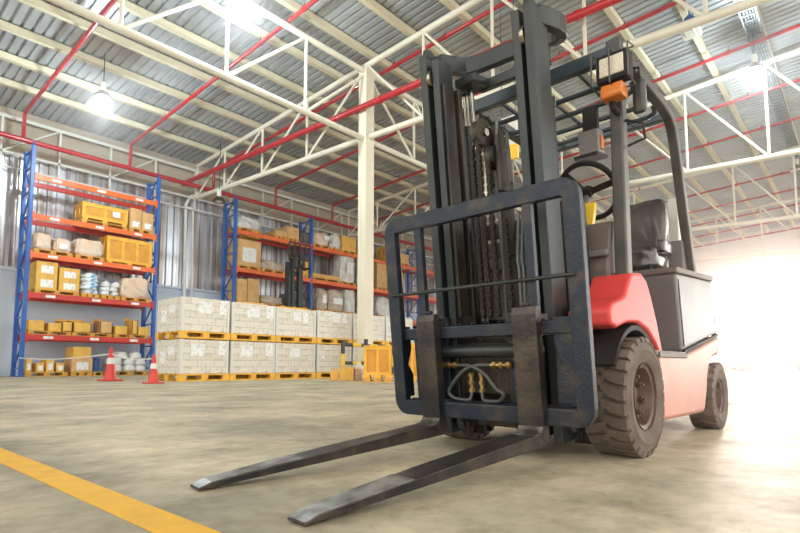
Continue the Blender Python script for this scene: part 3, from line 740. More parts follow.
# --- cones and tape
def cone(u, vb, vt, label):
    p = at(u, vb, z=0); h = at(u, vt, Y=p.y).z; root = empty('traffic_cone', p); tag(root, label, 'traffic cone', 'traffic cones'); w = h*.27
    b = MB(); b.box(-w, w, -w, w, 0, h*.05); b.build('base', M['cone'], root, bevel=.02)
    R_ = lambda z: h*(.185 - .15*z)
    b = MB(); b.lathe([(R_(.04), h*.04), (R_(.4), h*.4), (R_(.98), h*.98), (R_(1)*.6, h)], (0, 0, 0), 'z', 24); b.build('cone_body', M['cone'], root, smooth=True)
    b = MB(); b.lathe([(R_(.5)+.008, h*.5), (R_(.68)+.008, h*.68)], (0, 0, 0), 'z', 24); b.build('reflective_band', M['white'], root, smooth=True)
    return p, h
c1, h1 = cone(110, 381, 347, 'red traffic cone standing nearer the left rack, the taller one')
c2, h2 = cone(153, 383.5, 354, 'shorter red traffic cone standing against the white carton stacks')
a = at(19, 366, Y=YF-.3); b = MB()
pt = Vector((c1.x, c1.y, h1*.8))
def sag(p, q, s): return [p.lerp(q, t/8)-Vector((0, 0, s*math.sin(PI*t/8))) for t in range(9)]
b.tube(sag(Vector((a.x, a.y, .9)), pt, .12), .022, 6); b.tube(sag(pt, Vector((c2.x, c2.y, h2*.85)), .1), .02, 6)
tag(b.build('barrier_tape', M['white']), 'thin white tape strung between the left rack and the two cones', 'tape')

# --- reach truck far behind the stacks
def far_truck():
    YT = 27.5
    xl = at(285, 270, Y=YT).x; xr = at(303, 270, Y=YT).x; zt = at(288, 262, Y=YT).z; zl = at(292, 246, Y=YT).z
    root = empty('reach_truck', ((xl+xr)/2, YT, 0)); tag(root, 'dark reach truck with raised mast behind the white carton stacks', 'forklift'); o_ = root.location.copy(); w = (xr-xl)/2
    b = MB()
    for s in (-1, 1):
        b.box(s*w*.62-.12, s*w*.62+.12, -.2, .2, .1, zt); b.box(s*w*.36-.08, s*w*.36+.08, -.3, -.05, zt*.3, zl)
    k = .6
    while k < zl-.3: b.box(-w*.6, w*.6, -.1, .05, k, k+.3); k += .95
    b.build('mast', M['mast'], root)
    b = MB()
    for X in np.linspace(-1.1*w, 1.25*w, 5): b.box(X-.04, X+.04, -.55, -.47, zl-.9, zl+.1)
    b.box(-1.1*w, 1.25*w, -.55, -.47, zl+.05, zl+.15); b.box(-1.1*w, 1.25*w, -.55, -.47, zl-.95, zl-.83); b.build('load_guard', M['mastdark'], root)
    for s in (-.4, .4):
        b = MB(); b.box(s*w-.1, s*w+.1, -.62, -.55, zl-1.6, zl-.6); b.box(s*w-.1, s*w+.1, -1.3, -.55, zl-1.6, zl-1.5); b.build('fork', M['mastdark'], root)
    b = MB(); b.prism([(.3, .3), (2.6, .3), (2.6, 1.5), (2.2, 2.2), (.3, 2.2)], 'x', -1.1, 1.1); b.build('body', M['hood'], root, bevel=.08)
    for s in (-1, 1):
        for Y in (-1.2, 2.0):
            b = MB(); b.lathe([(.05, -.15), (.32, -.15), (.35, 0), (.32, .15), (.05, .15)], (s*.85, Y, .35), 'x', 20); b.build('wheel', M['plastic'], root, smooth=True)
        b = MB(); b.box(s*.85-.12, s*.85+.12, -1.5, .4, .25, .5); b.build('support_leg', M['hood'], root)
far_truck()

# --- beyond the open end: railings and stored goods
for k, (X, Yc_) in enumerate(((66, 24), (66, 12.5), (66, 1))):
    root = empty('steel_stillage', (X, Yc_, 0)); tag(root, 'row of upright steel stillage posts by the open end, %s from the left' % ORD[k+1], 'stillage', 'stillages by the open end')
    b = MB()
    for i in range(9): Y = -4.4+i*1.1; b.box(-.06, .06, Y-.06, Y+.06, 0, 3.2)
    b.build('posts', M['redpipe'], root)
    b = MB(); b.box(-.05, .05, -4.5, 4.5, 3.05, 3.2); b.box(-.05, .05, -4.5, 4.5, 1.3, 1.42); b.box(-.9, .9, -4.5, 4.5, .1, .35); b.build('rails', M['redpipe'], root)
    for i in range(4):
        Y = Yc_-3.4+i*2.2
        bundle(X-2.7, X-1.1, Y-.9, Y+.9, .005, 1.4+.3*(i % 2), 'grey wrapped load before the %s stillage row, %s from the left' % (ORD[k+1], ORD[4-i]), 'wrap', seed=90+i+k*7, n=4)
# ================================================================== THE FORKLIFT
FK = empty('forklift', (3.28, 1.66, 0), PI - math.radians(1.5))
tag(FK, 'large red and grey forklift with lowered forks standing in the foreground', 'forklift')
TH = math.radians(6)
MM = Matrix(((math.cos(TH), 0, math.sin(TH), .38), (0, 1, 0, 0), (-math.sin(TH), 0, math.cos(TH), 0), (0, 0, 0, 1)))   # mast frame (a forward, y, t up)
def part(b, name, m, parent=None, mast=False, **kw): return b.build(name, m, parent or FK, xf=MM if mast else None, **kw)

# ---- mast
b = MB()
for s in (-1, 1):
    def yb(y0, y1, s=s): e = .095 if s < 0 else .02; return (min(s*(y0+e), s*(y1+e)), max(s*(y0+e), s*(y1+e)))
    b.box(-.10, .0, *yb(.215, .268), .12, 2.58 if s > 0 else 2.53); b.box(-.17, .015, *yb(.300, .356), .08, 2.585); b.box(-.17, -.10, *yb(.225, .32), .12, 2.54)
    b.prism([(-.20, 2.55), (.015, 2.55), (.0, 2.62), (-.05, 2.63)], 'y', *yb(.300, .33))
mast = part(b, 'mast_inner_rails', M['mast'], mast=True, bevel=.006)
b = MB()
for s in (-1, 1):
    def yb(y0, y1, s=s): e = .095 if s < 0 else .02; return (min(s*(y0+e), s*(y1+e)), max(s*(y0+e), s*(y1+e)))
    b.box(-.44, -.305, *yb(.335, .395), .02, 1.50); b.box(-.34, -.305, *yb(.27, .335), .02, 1.50); b.box(-.44, -.40, *yb(.27, .335), .02, 1.50)
b.box(-.43, -.37, -.4, .4, .08, .26); b.box(-.43, -.39, -.4, .4, 1.36, 1.46)
part(b, 'mast_outer_rails', M['mastdark'], mast=True, bevel=.006)
b = MB()
for s in (-1, 1):
    def yb(y0, y1, s=s): e = .095 if s < 0 else .02; return (min(s*(y0+e), s*(y1+e)), max(s*(y0+e), s*(y1+e)))
    tt_ = 2.36 if s < 0 else 1.32
    b.box(-.12, -.02, *yb(.188, .212), .12, tt_); b.box(-.20, -.16, *yb(.18, .225), .12, tt_)
b.box(-.20, -.15, -.24, .2, 1.20, 1.29); b.box(-.20, -.15, -.24, .2, .5, .6)
part(b, 'carriage_rails', M['mastdark'], mast=True, bevel=.005)
# U shaped cross tie at the mast head
b = MB()
b.band([(-.10, .345, 2.55), (-.18, .37, 2.55), (-.26, .388, 2.55), (-.33, .388, 2.555), (-.39, .37, 2.56), (-.43, .335, 2.57), (-.45, .285, 2.58), (-.455, .20, 2.60), (-.455, -.27, 2.62), (-.38, -.36, 2.60), (-.12, -.39, 2.56)], .06, .115)
b.box(-.45, -.26, -.37, -.20, 2.42, 2.48); b.box(-.47, -.42, -.28, .25, 2.41, 2.48)
part(b, 'mast_cross_tie', M['mast'], mast, mast=True, bevel=.008)
for s in (-1, 1):
    b = MB(); b.lathe([(.012, -.014), (.058, -.014), (.062, -.008), (.062, .008), (.058, .014), (.012, .014)], (-.03, s*.284+(-.095 if s < 0 else .02), 2.42), 'y', 24); part(b, 'mast_roller', M['chrome'], mast, mast=True, smooth=True)
b = MB(); b.lathe([(.005, -.006), (.022, -.006), (.022, .006), (.005, .006)], (-.30, .28, 2.50), 'z', 12); part(b, 'red_marker', M['truckred'], mast, mast=True)
# lift cylinders
def lathe_cyl(b, a, y, t0, t1, r, n=20): b.tube([(a, y, t0), (a, y, t1)], r, n)
for s in (-1, 1):
    yc_, yh_ = (-.345, -.295) if s < 0 else (.265, .235)
    b = MB(); lathe_cyl(b, -.35, yc_, .1, 2.12, .034); lathe_cyl(b, -.35, yc_, 2.10, 2.16, .041); lathe_cyl(b, -.35, yc_, 1.88, 1.90, .038)
    cy = part(b, 'lift_cylinder', M['mast'], mast=True, smooth=True)
    b = MB(); lathe_cyl(b, -.35, yc_-.012, 2.16, 2.46, .010); lathe_cyl(b, -.35, yc_+.012, 2.16, 2.46, .010); part(b, 'piston_rod', M['chrome'], cy, mast=True, smooth=True)
    b = MB(); lathe_cyl(b, -.35, yc_, 2.39, 2.48, .034); part(b, 'rod_cap', M['mast'], cy, mast=True, smooth=True)
    b = MB(); lathe_cyl(b, -.35, yh_, .3, 2.48, .014); part(b, 'hydraulic_line', M['chrome'], cy, mast=True, smooth=True)
# free lift cylinder with chain sheaves
b = MB(); lathe_cyl(b, -.24, -.02, .1, 1.62, .048); lathe_cyl(b, -.24, -.02, 1.58, 1.66, .058)
fl_ = part(b, 'free_lift_cylinder', M['mastdark'], mast=True, smooth=True)
b = MB(); lathe_cyl(b, -.24, -.02, 1.66, 1.92, .03); part(b, 'piston_rod', M['chrome'], fl_, mast=True, smooth=True)
b = MB(); b.prism([(-.10, 1.66), (.06, 1.66), (.06, 1.86), (.0, 2.03), (-.06, 2.03), (-.11, 1.9)], 'x', -.20, -.15); b.box(-.12, -.02, .055, .085, 1.58, 1.92)
part(b, 'sheave_bracket', M['mastdark'], fl_, mast=True, bevel=.006)
for yy, tt, rr in ((-.06, 1.97, .085), (.03, 1.80, .075)):
    b = MB(); b.lathe([(.02, -.026), (.03, -.03), (rr*.45, -.03), (rr*.5, -.018), (rr*.82, -.018), (rr, -.026), (rr, -.018), (rr*.88, -.008), (rr*.88, .008), (rr, .018), (rr, .026), (rr*.5, .03), (.02, .03)], (-.06, yy, tt), 'y', 32)
    sh = part(b, 'chain_sheave', M['mastdark'], mast=True, smooth=True)
    b = MB(); b.lathe([(.004, .028), (.024, .028), (.024, .045), (.004, .045)], (-.06, yy, tt), 'y', 16); part(b, 'axle_nut', M['chrome'], sh, mast=True, smooth=True)
# leaf chains
for yy, aa, t0, t1 in ((-.115, -.03, .82, 1.90), (-.035, .02, .82, 1.90), (.02, .01, .82, 1.76), (.085, -.03, .82, 1.40)):
    b = MB(); t = t0; k = 0
    while t < t1:
        for j in range(3 if k % 2 else 2):
            yo = (j-1)*.011 if k % 2 else (j-.5)*.011
            b.prism([(aa-.012, t), (aa+.012, t), (aa+.014, t+.012), (aa+.012, t+.024), (aa-.012, t+.024), (aa-.014, t+.012)], 'y', yy+yo-.0035, yy+yo+.0035)
        b.tube([(aa, yy-.02, t+.022), (aa, yy+.02, t+.022)], .006, 6); t += .0235; k += 1
    part(b, 'lift_chain', M['chain'], mast=True)
# hoses running down the mast
for i, (yy, aa) in enumerate(((.135, -.06), (.155, -.075), (-.115, -.07), (-.135, -.055), (.005, -.10))):
    q_ = .6 if yy > .1 else 0
    b = MB(); b.tube([(aa, yy, .8), (aa, yy+.004, 1.1), (aa, yy-.003, 1.75-q_), (aa-.05, yy, 2.05-q_), (aa-.16, yy, 2.0-q_), (aa-.2, yy, 1.6-q_)], .0105, 8); part(b, 'mast_hose', M['hose'], mast=True, smooth=True)

# ---- carriage and load backrest
S0 = .058
b = MB()
b.box(.235, .30, -.60+S0, .60+S0, .715, .785); b.box(.235, .30, -.56+S0, .56+S0, .255, .325)
b.box(.18, .235, -.29, -.21, .24, .84); b.box(.18, .235, .21, .29, .24, .84)
for s in (-1, 1): b.box(.2, .27, s*.47+S0-.035, s*.47+S0+.035, .3, .78)
b.prism([(.24, .325), (.30, .325), (.27, .35), (.24, .35)], 'y', -.56+S0, .56+S0)
for k in range(12): b.box(.25, .285, -.5+k*.088+S0, -.485+k*.088+S0, .785, .80)
carr = part(b, 'carriage', M['worn'], mast=True, bevel=.008)
b = MB(); b.box(.12, .18, -.2, .2, .38, .68); b.box(.0, .2, -.2, -.17, .2, .84); b.box(.0, .2, .17, .2, .2, .84); b.box(-.05, .0, -.2, .2, .15, .7)
part(b, 'carriage_plate', M['mastdark'], carr, mast=True, bevel=.006)
b = MB(); b.tube([(.25, -.30+S0, .635), (.25, .27+S0, .635)], .036, 20); b.tube([(.25, -.34+S0, .635), (.25, .36+S0, .635)], .018, 14)
part(b, 'side_shift_cylinder', M['mast'], carr, mast=True, smooth=True)
b = MB(); b.box(.24, .30, .335, .40, .60, .69); b.box(.24, .28, -.43, -.39, .60, .67); part(b, 'cylinder_bracket', M['worn'], carr, mast=True, bevel=.01)
def hosecurve(p, m='hosedark', r=.0105, name='hydraulic_hose'):
    pts = [Vector(q) for q in p]; out = []
    for i in range(len(pts)-1):
        p0, p1, p2, p3 = pts[max(i-1, 0)], pts[i], pts[i+1], pts[min(i+2, len(pts)-1)]
        for k in range(8):
            t = k/8; out.append(.5*((2*p1)+(-p0+p2)*t+(2*p0-5*p1+4*p2-p3)*t*t+(-p0+3*p1-3*p2+p3)*t**3))
    out.append(pts[-1]); b = MB(); b.tube(out, r, 10); return part(b, name, M[m], carr, mast=True, smooth=True)
hosecurve([(.26, .10, .555), (.28, .0, .553), (.285, -.08, .52), (.285, -.155, .45), (.285, -.19, .40), (.28, -.155, .365), (.27, -.07, .355), (.26, -.05, .37), (.25, -.045, .42)])
hosecurve([(.26, -.13, .555), (.285, -.02, .552), (.29, .07, .51), (.29, .14, .43), (.29, .185, .40), (.28, .15, .36), (.27, .06, .355), (.26, .03, .37), (.25, .025, .42)])
for yy in (-.045, .025):
    b = MB(); b.tube([(.25, yy, .40), (.25, yy, .42)], .018, 6); b.tube([(.25, yy, .42), (.25, yy, .50)], .013, 10); b.tube([(.25, yy, .445), (.25, yy, .465)], .019, 6); b.tube([(.25, yy, .49), (.25, yy, .51)], .018, 6); part(b, 'hose_fitting', M['brass'], carr, mast=True, smooth=True, angle=30)
for y0, y1 in ((.10, .23), (-.27, -.13)):
    b = MB(); b.tube([(.26, y0, .555), (.26, y1, .555)], .013, 10)
    for f in (.1, .45, .8): q = y0+(y1-y0)*f; b.tube([(.26, q, .555), (.26, q+.022, .555)], .02, 6)
    part(b, 'hose_fitting', M['brass'], carr, mast=True, smooth=True, angle=30)
# backrest frame with rounded corners
W2, T0, T1, TK = .645, .255, 1.475, .09
def rr_path(w, t0, t1, r, a, off=0):
    pts = []
    for (cy, ct, a0) in ((w-r, t0+r, -90), (w-r, t1-r, 0), (-w+r, t1-r, 90), (-w+r, t0+r, 180)):
        for k in range(5): g = math.radians(a0+22.5*k); pts.append((a, cy+r*math.cos(g)+off, ct+r*math.sin(g)))
    return pts
b = MB(); b.band(rr_path(W2-TK/2, T0+TK/2, T1-TK/2, .05, .305, S0), TK, .05, 'x', closed=True)
br = part(b, 'load_backrest', M['worn'], mast=True, bevel=.006)
for y in (-.375, .36):
    b = MB(); b.box(.285, .325, y-.025+S0, y+.025+S0, .78, T1-TK+.01); part(b, 'backrest_bar', M['worn'], br, mast=True, bevel=.005)
for s in (-1, 1):
    b = MB(); b.prism([(s*.60, .36), (s*.50, .36), (s*.50, .50), (s*.535, .56), (s*.50, .66), (s*.50, .8), (s*.60, .8)], 'x', .235, .29); part(b, 'backrest_bracket', M['worn'], br, mast=True, bevel=.006)
b = MB(); b.tube([(.335, -.60+S0, 1.00), (.335, .60+S0, 1.00)], .011, 10); part(b, 'backrest_rod', M['mast'], br, mast=True, smooth=True)
# ---- forks
for yc, w_, slew in ((-.275, .132, math.radians(6.5)), (.378, .140, math.radians(4))):
    b = MB(); L = 1.40; H_ = .055
    b.prism([(.30, .13+H_), (.30, .825), (.318, .865), (.35, .865), (.362, .825), (.362, .20+H_), (.375, .178+H_), (.40, .168+H_), (.40+L*.5, .155+H_), (.30+L, .136+H_), (.36+L, .120+H_), (.36+L, .112+H_), (.40, .10+H_), (.34, .10+H_), (.315, .11+H_)], 'y', -w_/2, w_/2)
    # narrow the tip, round its corners
    for v in b.bm.verts:
        f = (v.co.x-.4)/L
        if f > .5: v.co.y *= 1-.12*(f-.5)*2
        if f > .9: v.co.y *= .84
        if v.co.x > .4: v.co.z += (v.co.x-.4)*.017
    bm_ = b.bm; Rz = Matrix.Rotation(-slew, 4, 'Z')
    c0 = Vector((.33, 0, 0))
    for v in bm_.verts:
        if v.co.x > .40: p_ = v.co-c0; v.co = Rz @ p_ + c0
        v.co.y += yc
    f_ = part(b, 'fork', M['fork'], mast=True, bevel=.008)
    # bare polished front of the blade, worn by the loads
    b = MB(); b.prism([(.40+L*.62, .1535+H_), (.30+L, .1375+H_), (.354+L, .1235+H_), (.354+L, .1215+H_), (.30+L, .1345+H_), (.40+L*.62, .1495+H_)], 'y', -w_/2*.93, w_/2*.93)
    for v in b.bm.verts:
        f = (v.co.x-.4)/L
        if f > .5: v.co.y *= 1-.12*(f-.5)*2
        if f > .9: v.co.y *= .86
        v.co.z += (v.co.x-.4)*.017
    for v in b.bm.verts: p_ = v.co-c0; v.co = Rz @ p_ + c0; v.co.y += yc
    part(b, 'polished_tip', M['forkbare'], f_, mast=True)
    b = MB(); b.prism([(.362, .200+H_), (.3655, .200+H_), (.3775, .185+H_), (.40, .1725+H_), (.43, .1715+H_), (.43, .168+H_), (.40, .168+H_), (.375, .178+H_)], 'y', -w_/2*.96, w_/2*.96)
    for v in b.bm.verts: v.co.y += yc
    part(b, 'polished_heel', M['forkbare'], f_, mast=True)
    b = MB(); b.box(.305, .335, -.025+yc, .025+yc, .865, .885); part(b, 'fork_latch', M['worn'], f_, mast=True, bevel=.006)
    b = MB(); b.prism([(.215, .71), (.215, .82), (.30, .82), (.30, .79), (.30, .71)], 'y', yc-w_*.45, yc+w_*.45); part(b, 'fork_hook', M['worn'], f_, mast=True)
# tilt cylinder and axle seen behind the carriage
b = MB(); b.tube([(0, -.5, .345), (0, .5, .345)], .09, 16); b.box(-.12, .12, -.2, .2, .22, .5); part(b, 'front_axle', M['mastdark'], smooth=False)
b = MB(); b.box(.08, .34, .30, .42, .14, .30); b.box(.12, .30, .24, .46, .17, .22); part(b, 'mast_mount', M['worn'], bevel=.02)
for s in (-1, 1):
    b = MB(); b.tube([(.02, s*.36, .62), (-.5, s*.36, .60)], .035, 14); part(b, 'tilt_cylinder', M['mastdark'], smooth=True)

# ---- wheels
def wheel(x, yo, R, W, rimR, lugs, side, name='wheel'):
    """yo: outer face position on y; side +1 faces the camera"""
    root = MB(); s = side; yc = yo - s*W/2
    prof = [(rimR, -W/2+.02), (rimR+.02, -W/2+.005), (R*.74, -W/2-.004), (R*.78, -W/2-.009), (R*.82, -W/2-.002), (R*.90, -W/2), (R*.93, -W/2+.012), (R*.94, -W*.2), (R*.95, 0), (R*.94, W*.2), (R*.93, W/2-.012), (R*.90, W/2), (R*.82, W/2+.002), (R*.78, W/2+.009), (R*.74, W/2+.004), (rimR+.02, W/2-.005), (rimR, W/2-.02)]
    root.lathe(prof, (x, yc, R), 'y', 64, closed=True)
    for k in range(lugs):
        for h in (-1, 1):
            a0 = 2*PI*(k+(.25 if h > 0 else -.25))/lugs; da = 2*PI/lugs*.36
            cols = []
            for (yy, sh, sc, rr) in ((W*.505, 0, .95, .925), (W*.47, 0, 1., 1.), (W*.30, .08, 1.02, 1.004), (W*.12, .30, .9, 1.006), (-W*.04, .75, .55, 1.004)):
                row = []
                for e in (-1, 1):
                    a = a0+da*e*sc+sh*2*PI/lugs*.8
                    for rad in (R*.91, R*rr): row.append(root.bm.verts.new((x+rad*math.cos(a), yc+h*yy, R+rad*math.sin(a))))
                cols.append(row)
            for i in range(4):
                A, B = cols[i], cols[i+1]
                root.bm.faces.new((A[1], A[3], B[3], B[1])); root.bm.faces.new((A[0], A[1], B[1], B[0])); root.bm.faces.new((A[3], A[2], B[2], B[3]))
            root.bm.faces.new((cols[0][0], cols[0][2], cols[0][3], cols[0][1])); root.bm.faces.new((cols[4][0], cols[4][1], cols[4][3], cols[4][2]))
    t = part(root, name, M['tyre'], smooth=True, angle=35)
    b = MB(); o = s*W/2
    pr = [(rimR+.006, o-.004*s), (rimR+.004, o-s*.016), (rimR*.95, o-s*.02), (rimR*.90, o-s*.022), (rimR*.86, o-s*.05), (rimR*.80, o-s*.09), (rimR*.55, o-s*.095), (rimR*.42, o-s*.09), (rimR*.38, o-s*.078), (rimR*.30, o-s*.072), (.01, o-s*.07)]
    b.lathe(pr, (x, yc, R), 'y', 48, cap0=False); r_ = part(b, 'rim', M['rim'], t, smooth=True, angle=50)
    for k in range(8 if R > .3 else 5):
        g = 2*PI*k/(8 if R > .3 else 5)+.2; b = MB(); cx, cz = x+rimR*.62*math.cos(g), R+rimR*.62*math.sin(g)
        b.tube([(cx, yc+o-s*.10, cz), (cx, yc+o-s*.06, cz)], .019, 6); b.tube([(cx, yc+o-s*.08, cz), (cx, yc+o-s*.045, cz)], .010, 8)
        part(b, 'lug_nut', M['rim'], t, smooth=True, angle=30)
    return t
for side in (1, -1):
    wheel(0, .70*side, .345, .25, .185, 26, side)
    wheel(-1.86, .69*side, .275, .20, .135, 22, side)

# ---- body
red, pink = M['truckred'], M['truckpink']
for s in (1, -1):
    y0, y1 = (.42, .66) if s > 0 else (-.66, -.42)
    b = MB(); b.prism([(.40, .74), (.41, .82), (.36, .865), (.24, .895), (.17, .92), (.10, 1.01), (.05, 1.065), (-.12, 1.085), (-.21, 1.05), (-.28, .96), (-.38, .80), (-.46, .63), (-.50, .60),
                       (-.42, .585), (-.33, .66), (-.20, .735), (-.02, .775), (.15, .765), (.30, .725)], 'y', y0, y1)
    part(b, 'front_fender', red, smooth=True, bevel=.035, segs=4, angle=30)
    b = MB(); pts = []
    for k in range(13): g = math.radians(25+10.4*k); pts.append((.40*math.cos(g)-.02, .36+.40*math.sin(g)))
    inner = [(p[0]*.93, .36+(p[1]-.36)*.93) for p in pts[::-1]]
    b.prism(pts+inner, 'y', y0*.98, y1*.985); part(b, 'wheel_arch', M['plastic'])
# lower body side with the rear wheel arch
arch = [(-1.86+.33*math.cos(math.radians(g)), .275+.33*math.sin(math.radians(g))) for g in (8, 30, 50, 70, 90)]
prof = [(-.40, .20), (-.34, .60), (-.98, .605), (-2.02, .79), (-2.05, .86), (-2.12, .66)] 
b = MB(); b.prism([(-.42, .17), (-.36, .60), (-.98, .60), (-2.02, .78), (-2.10, .66), (-1.95, .615)] + arch[::-1] + [(-1.46, .20), (-1.42, .16)], 'y', -.665, .665)
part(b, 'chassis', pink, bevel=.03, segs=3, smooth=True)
b = MB()
plan = [(-1.55, .60), (-1.9, .60), (-2.18, .56), (-2.36, .42), (-2.42, .2), (-2.42, -.2), (-2.36, -.42), (-2.18, -.56), (-1.9, -.60), (-1.55, -.60)]
plan = [(x*1.0, y) for x, y in plan]
b.prism(plan, 'z', .64, 1.20); 
for v in b.bm.verts:
    if v.co.z > 1: v.co.x = -1.55+(v.co.x+1.55)*.55
b.prism([(-2.15, .40), (-2.34, .36), (-2.40, .2), (-2.40, -.2), (-2.34, -.36), (-2.15, -.40)], 'z', .18, .64)
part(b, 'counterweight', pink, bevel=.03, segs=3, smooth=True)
b = MB(); b.box(-.98, -.30, -.64, .665, .585, .62); b.box(-.98, -.36, .665, .675, .575, .61); part(b, 'step_plate', M['dash'], bevel=.006)
b = MB(); b.box(-1.05, -.35, -.60, .60, .24, .58); part(b, 'floor_pan', M['hood'], bevel=.01)
# hood: leaning front face
b = MB(); b.prism([(-.98, .62), (-.90, 1.19), (-1.93, 1.25), (-2.02, .80)], 'y', -.62, .64); hd = part(b, 'engine_hood', M['hood'], bevel=.02, segs=3)
b = MB(); b.prism([(-.885, 1.19), (-.885, 1.235), (-1.95, 1.295), (-1.95, 1.25)], 'y', -.635, .655); part(b, 'hood_rim', M['dash'], hd, bevel=.012)
b = MB(); b.prism([(-1.02, .66), (-.94, 1.15), (-1.89, 1.21), (-1.97, .83)], 'y', .64, .648); part(b, 'side_panel', M['hood'], hd, bevel=.003)
b = MB(); b.prism([(-.97, .605), (-2.02, .78), (-2.03, .80), (-.97, .635)], 'y', .64, .662); part(b, 'side_trim', M['plastic'], hd)
b = MB(); b.box(-2.08, -2.02, .60, .635, .62, .95); part(b, 'rear_hand_rail', M['guard'], bevel=.01)
# cowl, dash and controls
b = MB(); b.prism([(-.06, .60), (-.02, 1.12), (-.10, 1.44), (-.30, 1.46), (-.34, .60)], 'y', -.42, .50); cw = part(b, 'front_cowl', M['dash'], bevel=.02)
b = MB(); b.box(-.05, .005, -.40, .50, 1.20, 1.24); b.box(-.02, .02, -.40, .50, .84, 1.06); part(b, 'cowl_panel', M['hood'], cw, bevel=.01)
b = MB(); b.prism([(-.10, .42), (-.10, .54), (-.34, .54), (-.34, .42)], 'z', 1.0, 1.10); part(b, 'cowl_corner', M['dash'], cw, bevel=.02)
b = MB()
p0, p1 = Vector((-.20, .24, 1.42)), Vector((-.34, .25, 1.74))
b.tube([p0, p0.lerp(p1, .5)], [.085, .045], 16); b.tube([p0.lerp(p1, .5), p1], .022, 12)
sc_ = part(b, 'steering_column', M['dash'], smooth=True)
b = MB(); nrm = (p1-p0).normalized(); tilt = Vector((-.80, .10, .60)).normalized()
ax1 = tilt.cross(Vector((0, 1, 0))).normalized(); ax2 = tilt.cross(ax1)
ring = [p1 + (ax1*math.cos(2*PI*k/40)+ax2*math.sin(2*PI*k/40))*.205 for k in range(40)]
b.tube(ring, .019, 10, closed=True); sw_ = part(b, 'steering_wheel', M['plastic'], smooth=True)
for g in (20, 140, 260):
    b = MB(); e = p1-tilt*.03; q = p1+(ax1*math.cos(math.radians(g))+ax2*math.sin(math.radians(g)))*.203
    b.bar(e, q, .045, .014, tilt); part(b, 'steering_wheel_spoke', M['plastic'], sw_, bevel=.004)
b = MB(); b.tube([p1-tilt*.05, p1+tilt*.01], .042, 16); part(b, 'steering_wheel_hub', M['plastic'], sw_, smooth=True)
b = MB(); b.tube([p1+ax1*.17+ax2*.06, p1+ax1*.17+ax2*.06+tilt*.05], .018, 12); part(b, 'steering_knob', M['plastic'], sw_, smooth=True)
for i in range(4):
    b = MB(); x_ = -.26-.03*i; y_ = -.02-.06*i; b.tube([(x_, y_, 1.43), (x_-.03, y_, 1.6)], .008, 8); b.tube([(x_-.03, y_, 1.59), (x_-.035, y_, 1.64)], .018, 10); part(b, 'control_lever', M['plastic'], smooth=True)
b = MB(); b.box(-.24, -.20, .20, .34, 1.45, 1.62, Matrix.Rotation(-.3, 3, 'Y')); part(b, 'yellow_plate', M['yellow'])
b = MB(); b.tube([(-.14, .27, 1.44), (-.17, .27, 1.62)], .02, 8)
for k in range(7): b.tube([(-.14-.004*k, .27, 1.45+.024*k), (-.142-.004*k, .27, 1.46+.024*k)], .026, 10)
part(b, 'rubber_boot', M['plastic'], smooth=True)
# seat
b = MB(); b.lump(-1.42, -1.26, .02, .46, 1.32, 1.90, .008, 8, 5, .06); 
for v in b.bm.verts: v.co.x -= (v.co.z-1.3)*.22
st = part(b, 'seat', M['seat'], smooth=True, angle=80)
b = MB(); b.lump(-1.38, -.98, .0, .48, 1.27, 1.43, .012, 8, 9, .04); part(b, 'seat_cushion', M['seat'], st, smooth=True, angle=80)
for y_ in (.0, .48):
    b = MB(); b.lump(-1.36, -1.1, y_-.035, y_+.035, 1.40, 1.50, .004, 5, 3, .05); part(b, 'seat_bolster', M['seat'], st, smooth=True, angle=80)
b = MB(); b.box(-1.40, -1.0, .04, .44, 1.24, 1.29); part(b, 'seat_base', M['plastic'], st)
b = MB(); b.box(-1.80, -1.72, .38, .46, 1.27, 1.98); part(b, 'rear_intake_post', M['white'], bevel=.008)
# ---- overhead guard
GY, GF, GZ = .56, -.10, 2.52
for s in (1, -1):
    b = MB(); y_ = s*GY; b.box(GF-.045, GF+.045, y_-.04, y_+.04, 1.0, GZ); po = part(b, 'guard_front_post', M['guard'], bevel=.012)
    b = MB(); P_ = [(GF+.06, GZ+.03)]
    P_ = [(GF+.05, y_, GZ+.02), (-1.0, y_, GZ), (-1.16, y_, GZ-.03), (-1.26, y_, GZ-.10), (-1.32, y_, GZ-.22), (-1.66, y_, 1.26)]
    b.band(P_, .075, .07, 'y'); part(b, 'guard_side_rail', M['guard'], bevel=.01, smooth=True)
    b = MB(); b.box(GF-.01, GF+.06, y_-.045, y_+.045, GZ-.07, GZ+.07); part(b, 'guard_corner_block', M['guard'], bevel=.008)
b = MB(); b.box(GF+.0, GF+.06, -GY, GY, GZ-.06, GZ+.035); part(b, 'guard_front_beam', M['guardblue'], bevel=.008)
b = MB(); b.box(-1.22, -1.16, -GY, GY, GZ-.06, GZ); part(b, 'guard_rear_beam', M['guardblue'], bevel=.008)
for i, x_ in enumerate((-.34, -.58, -.82, -1.04)):
    b = MB(); e = .50
    b.tube([(x_+.08, e+.02, GZ-.02), (x_+.03, e+.01, GZ-.05), (x_, e-.05, GZ-.06), (x_, -e+.05, GZ-.06), (x_+.03, -e-.01, GZ-.05), (x_+.08, -e-.02, GZ-.02)], .019, 10); part(b, 'guard_roof_bar', M['guardblue'], smooth=True)
b = MB()
for y_ in (-.3, .0, .3): b.tube([(GF, y_, GZ-.03), (-1.18, y_, GZ-.045)], .014, 8)
part(b, 'guard_roof_stay', M['guardblue'], smooth=True)
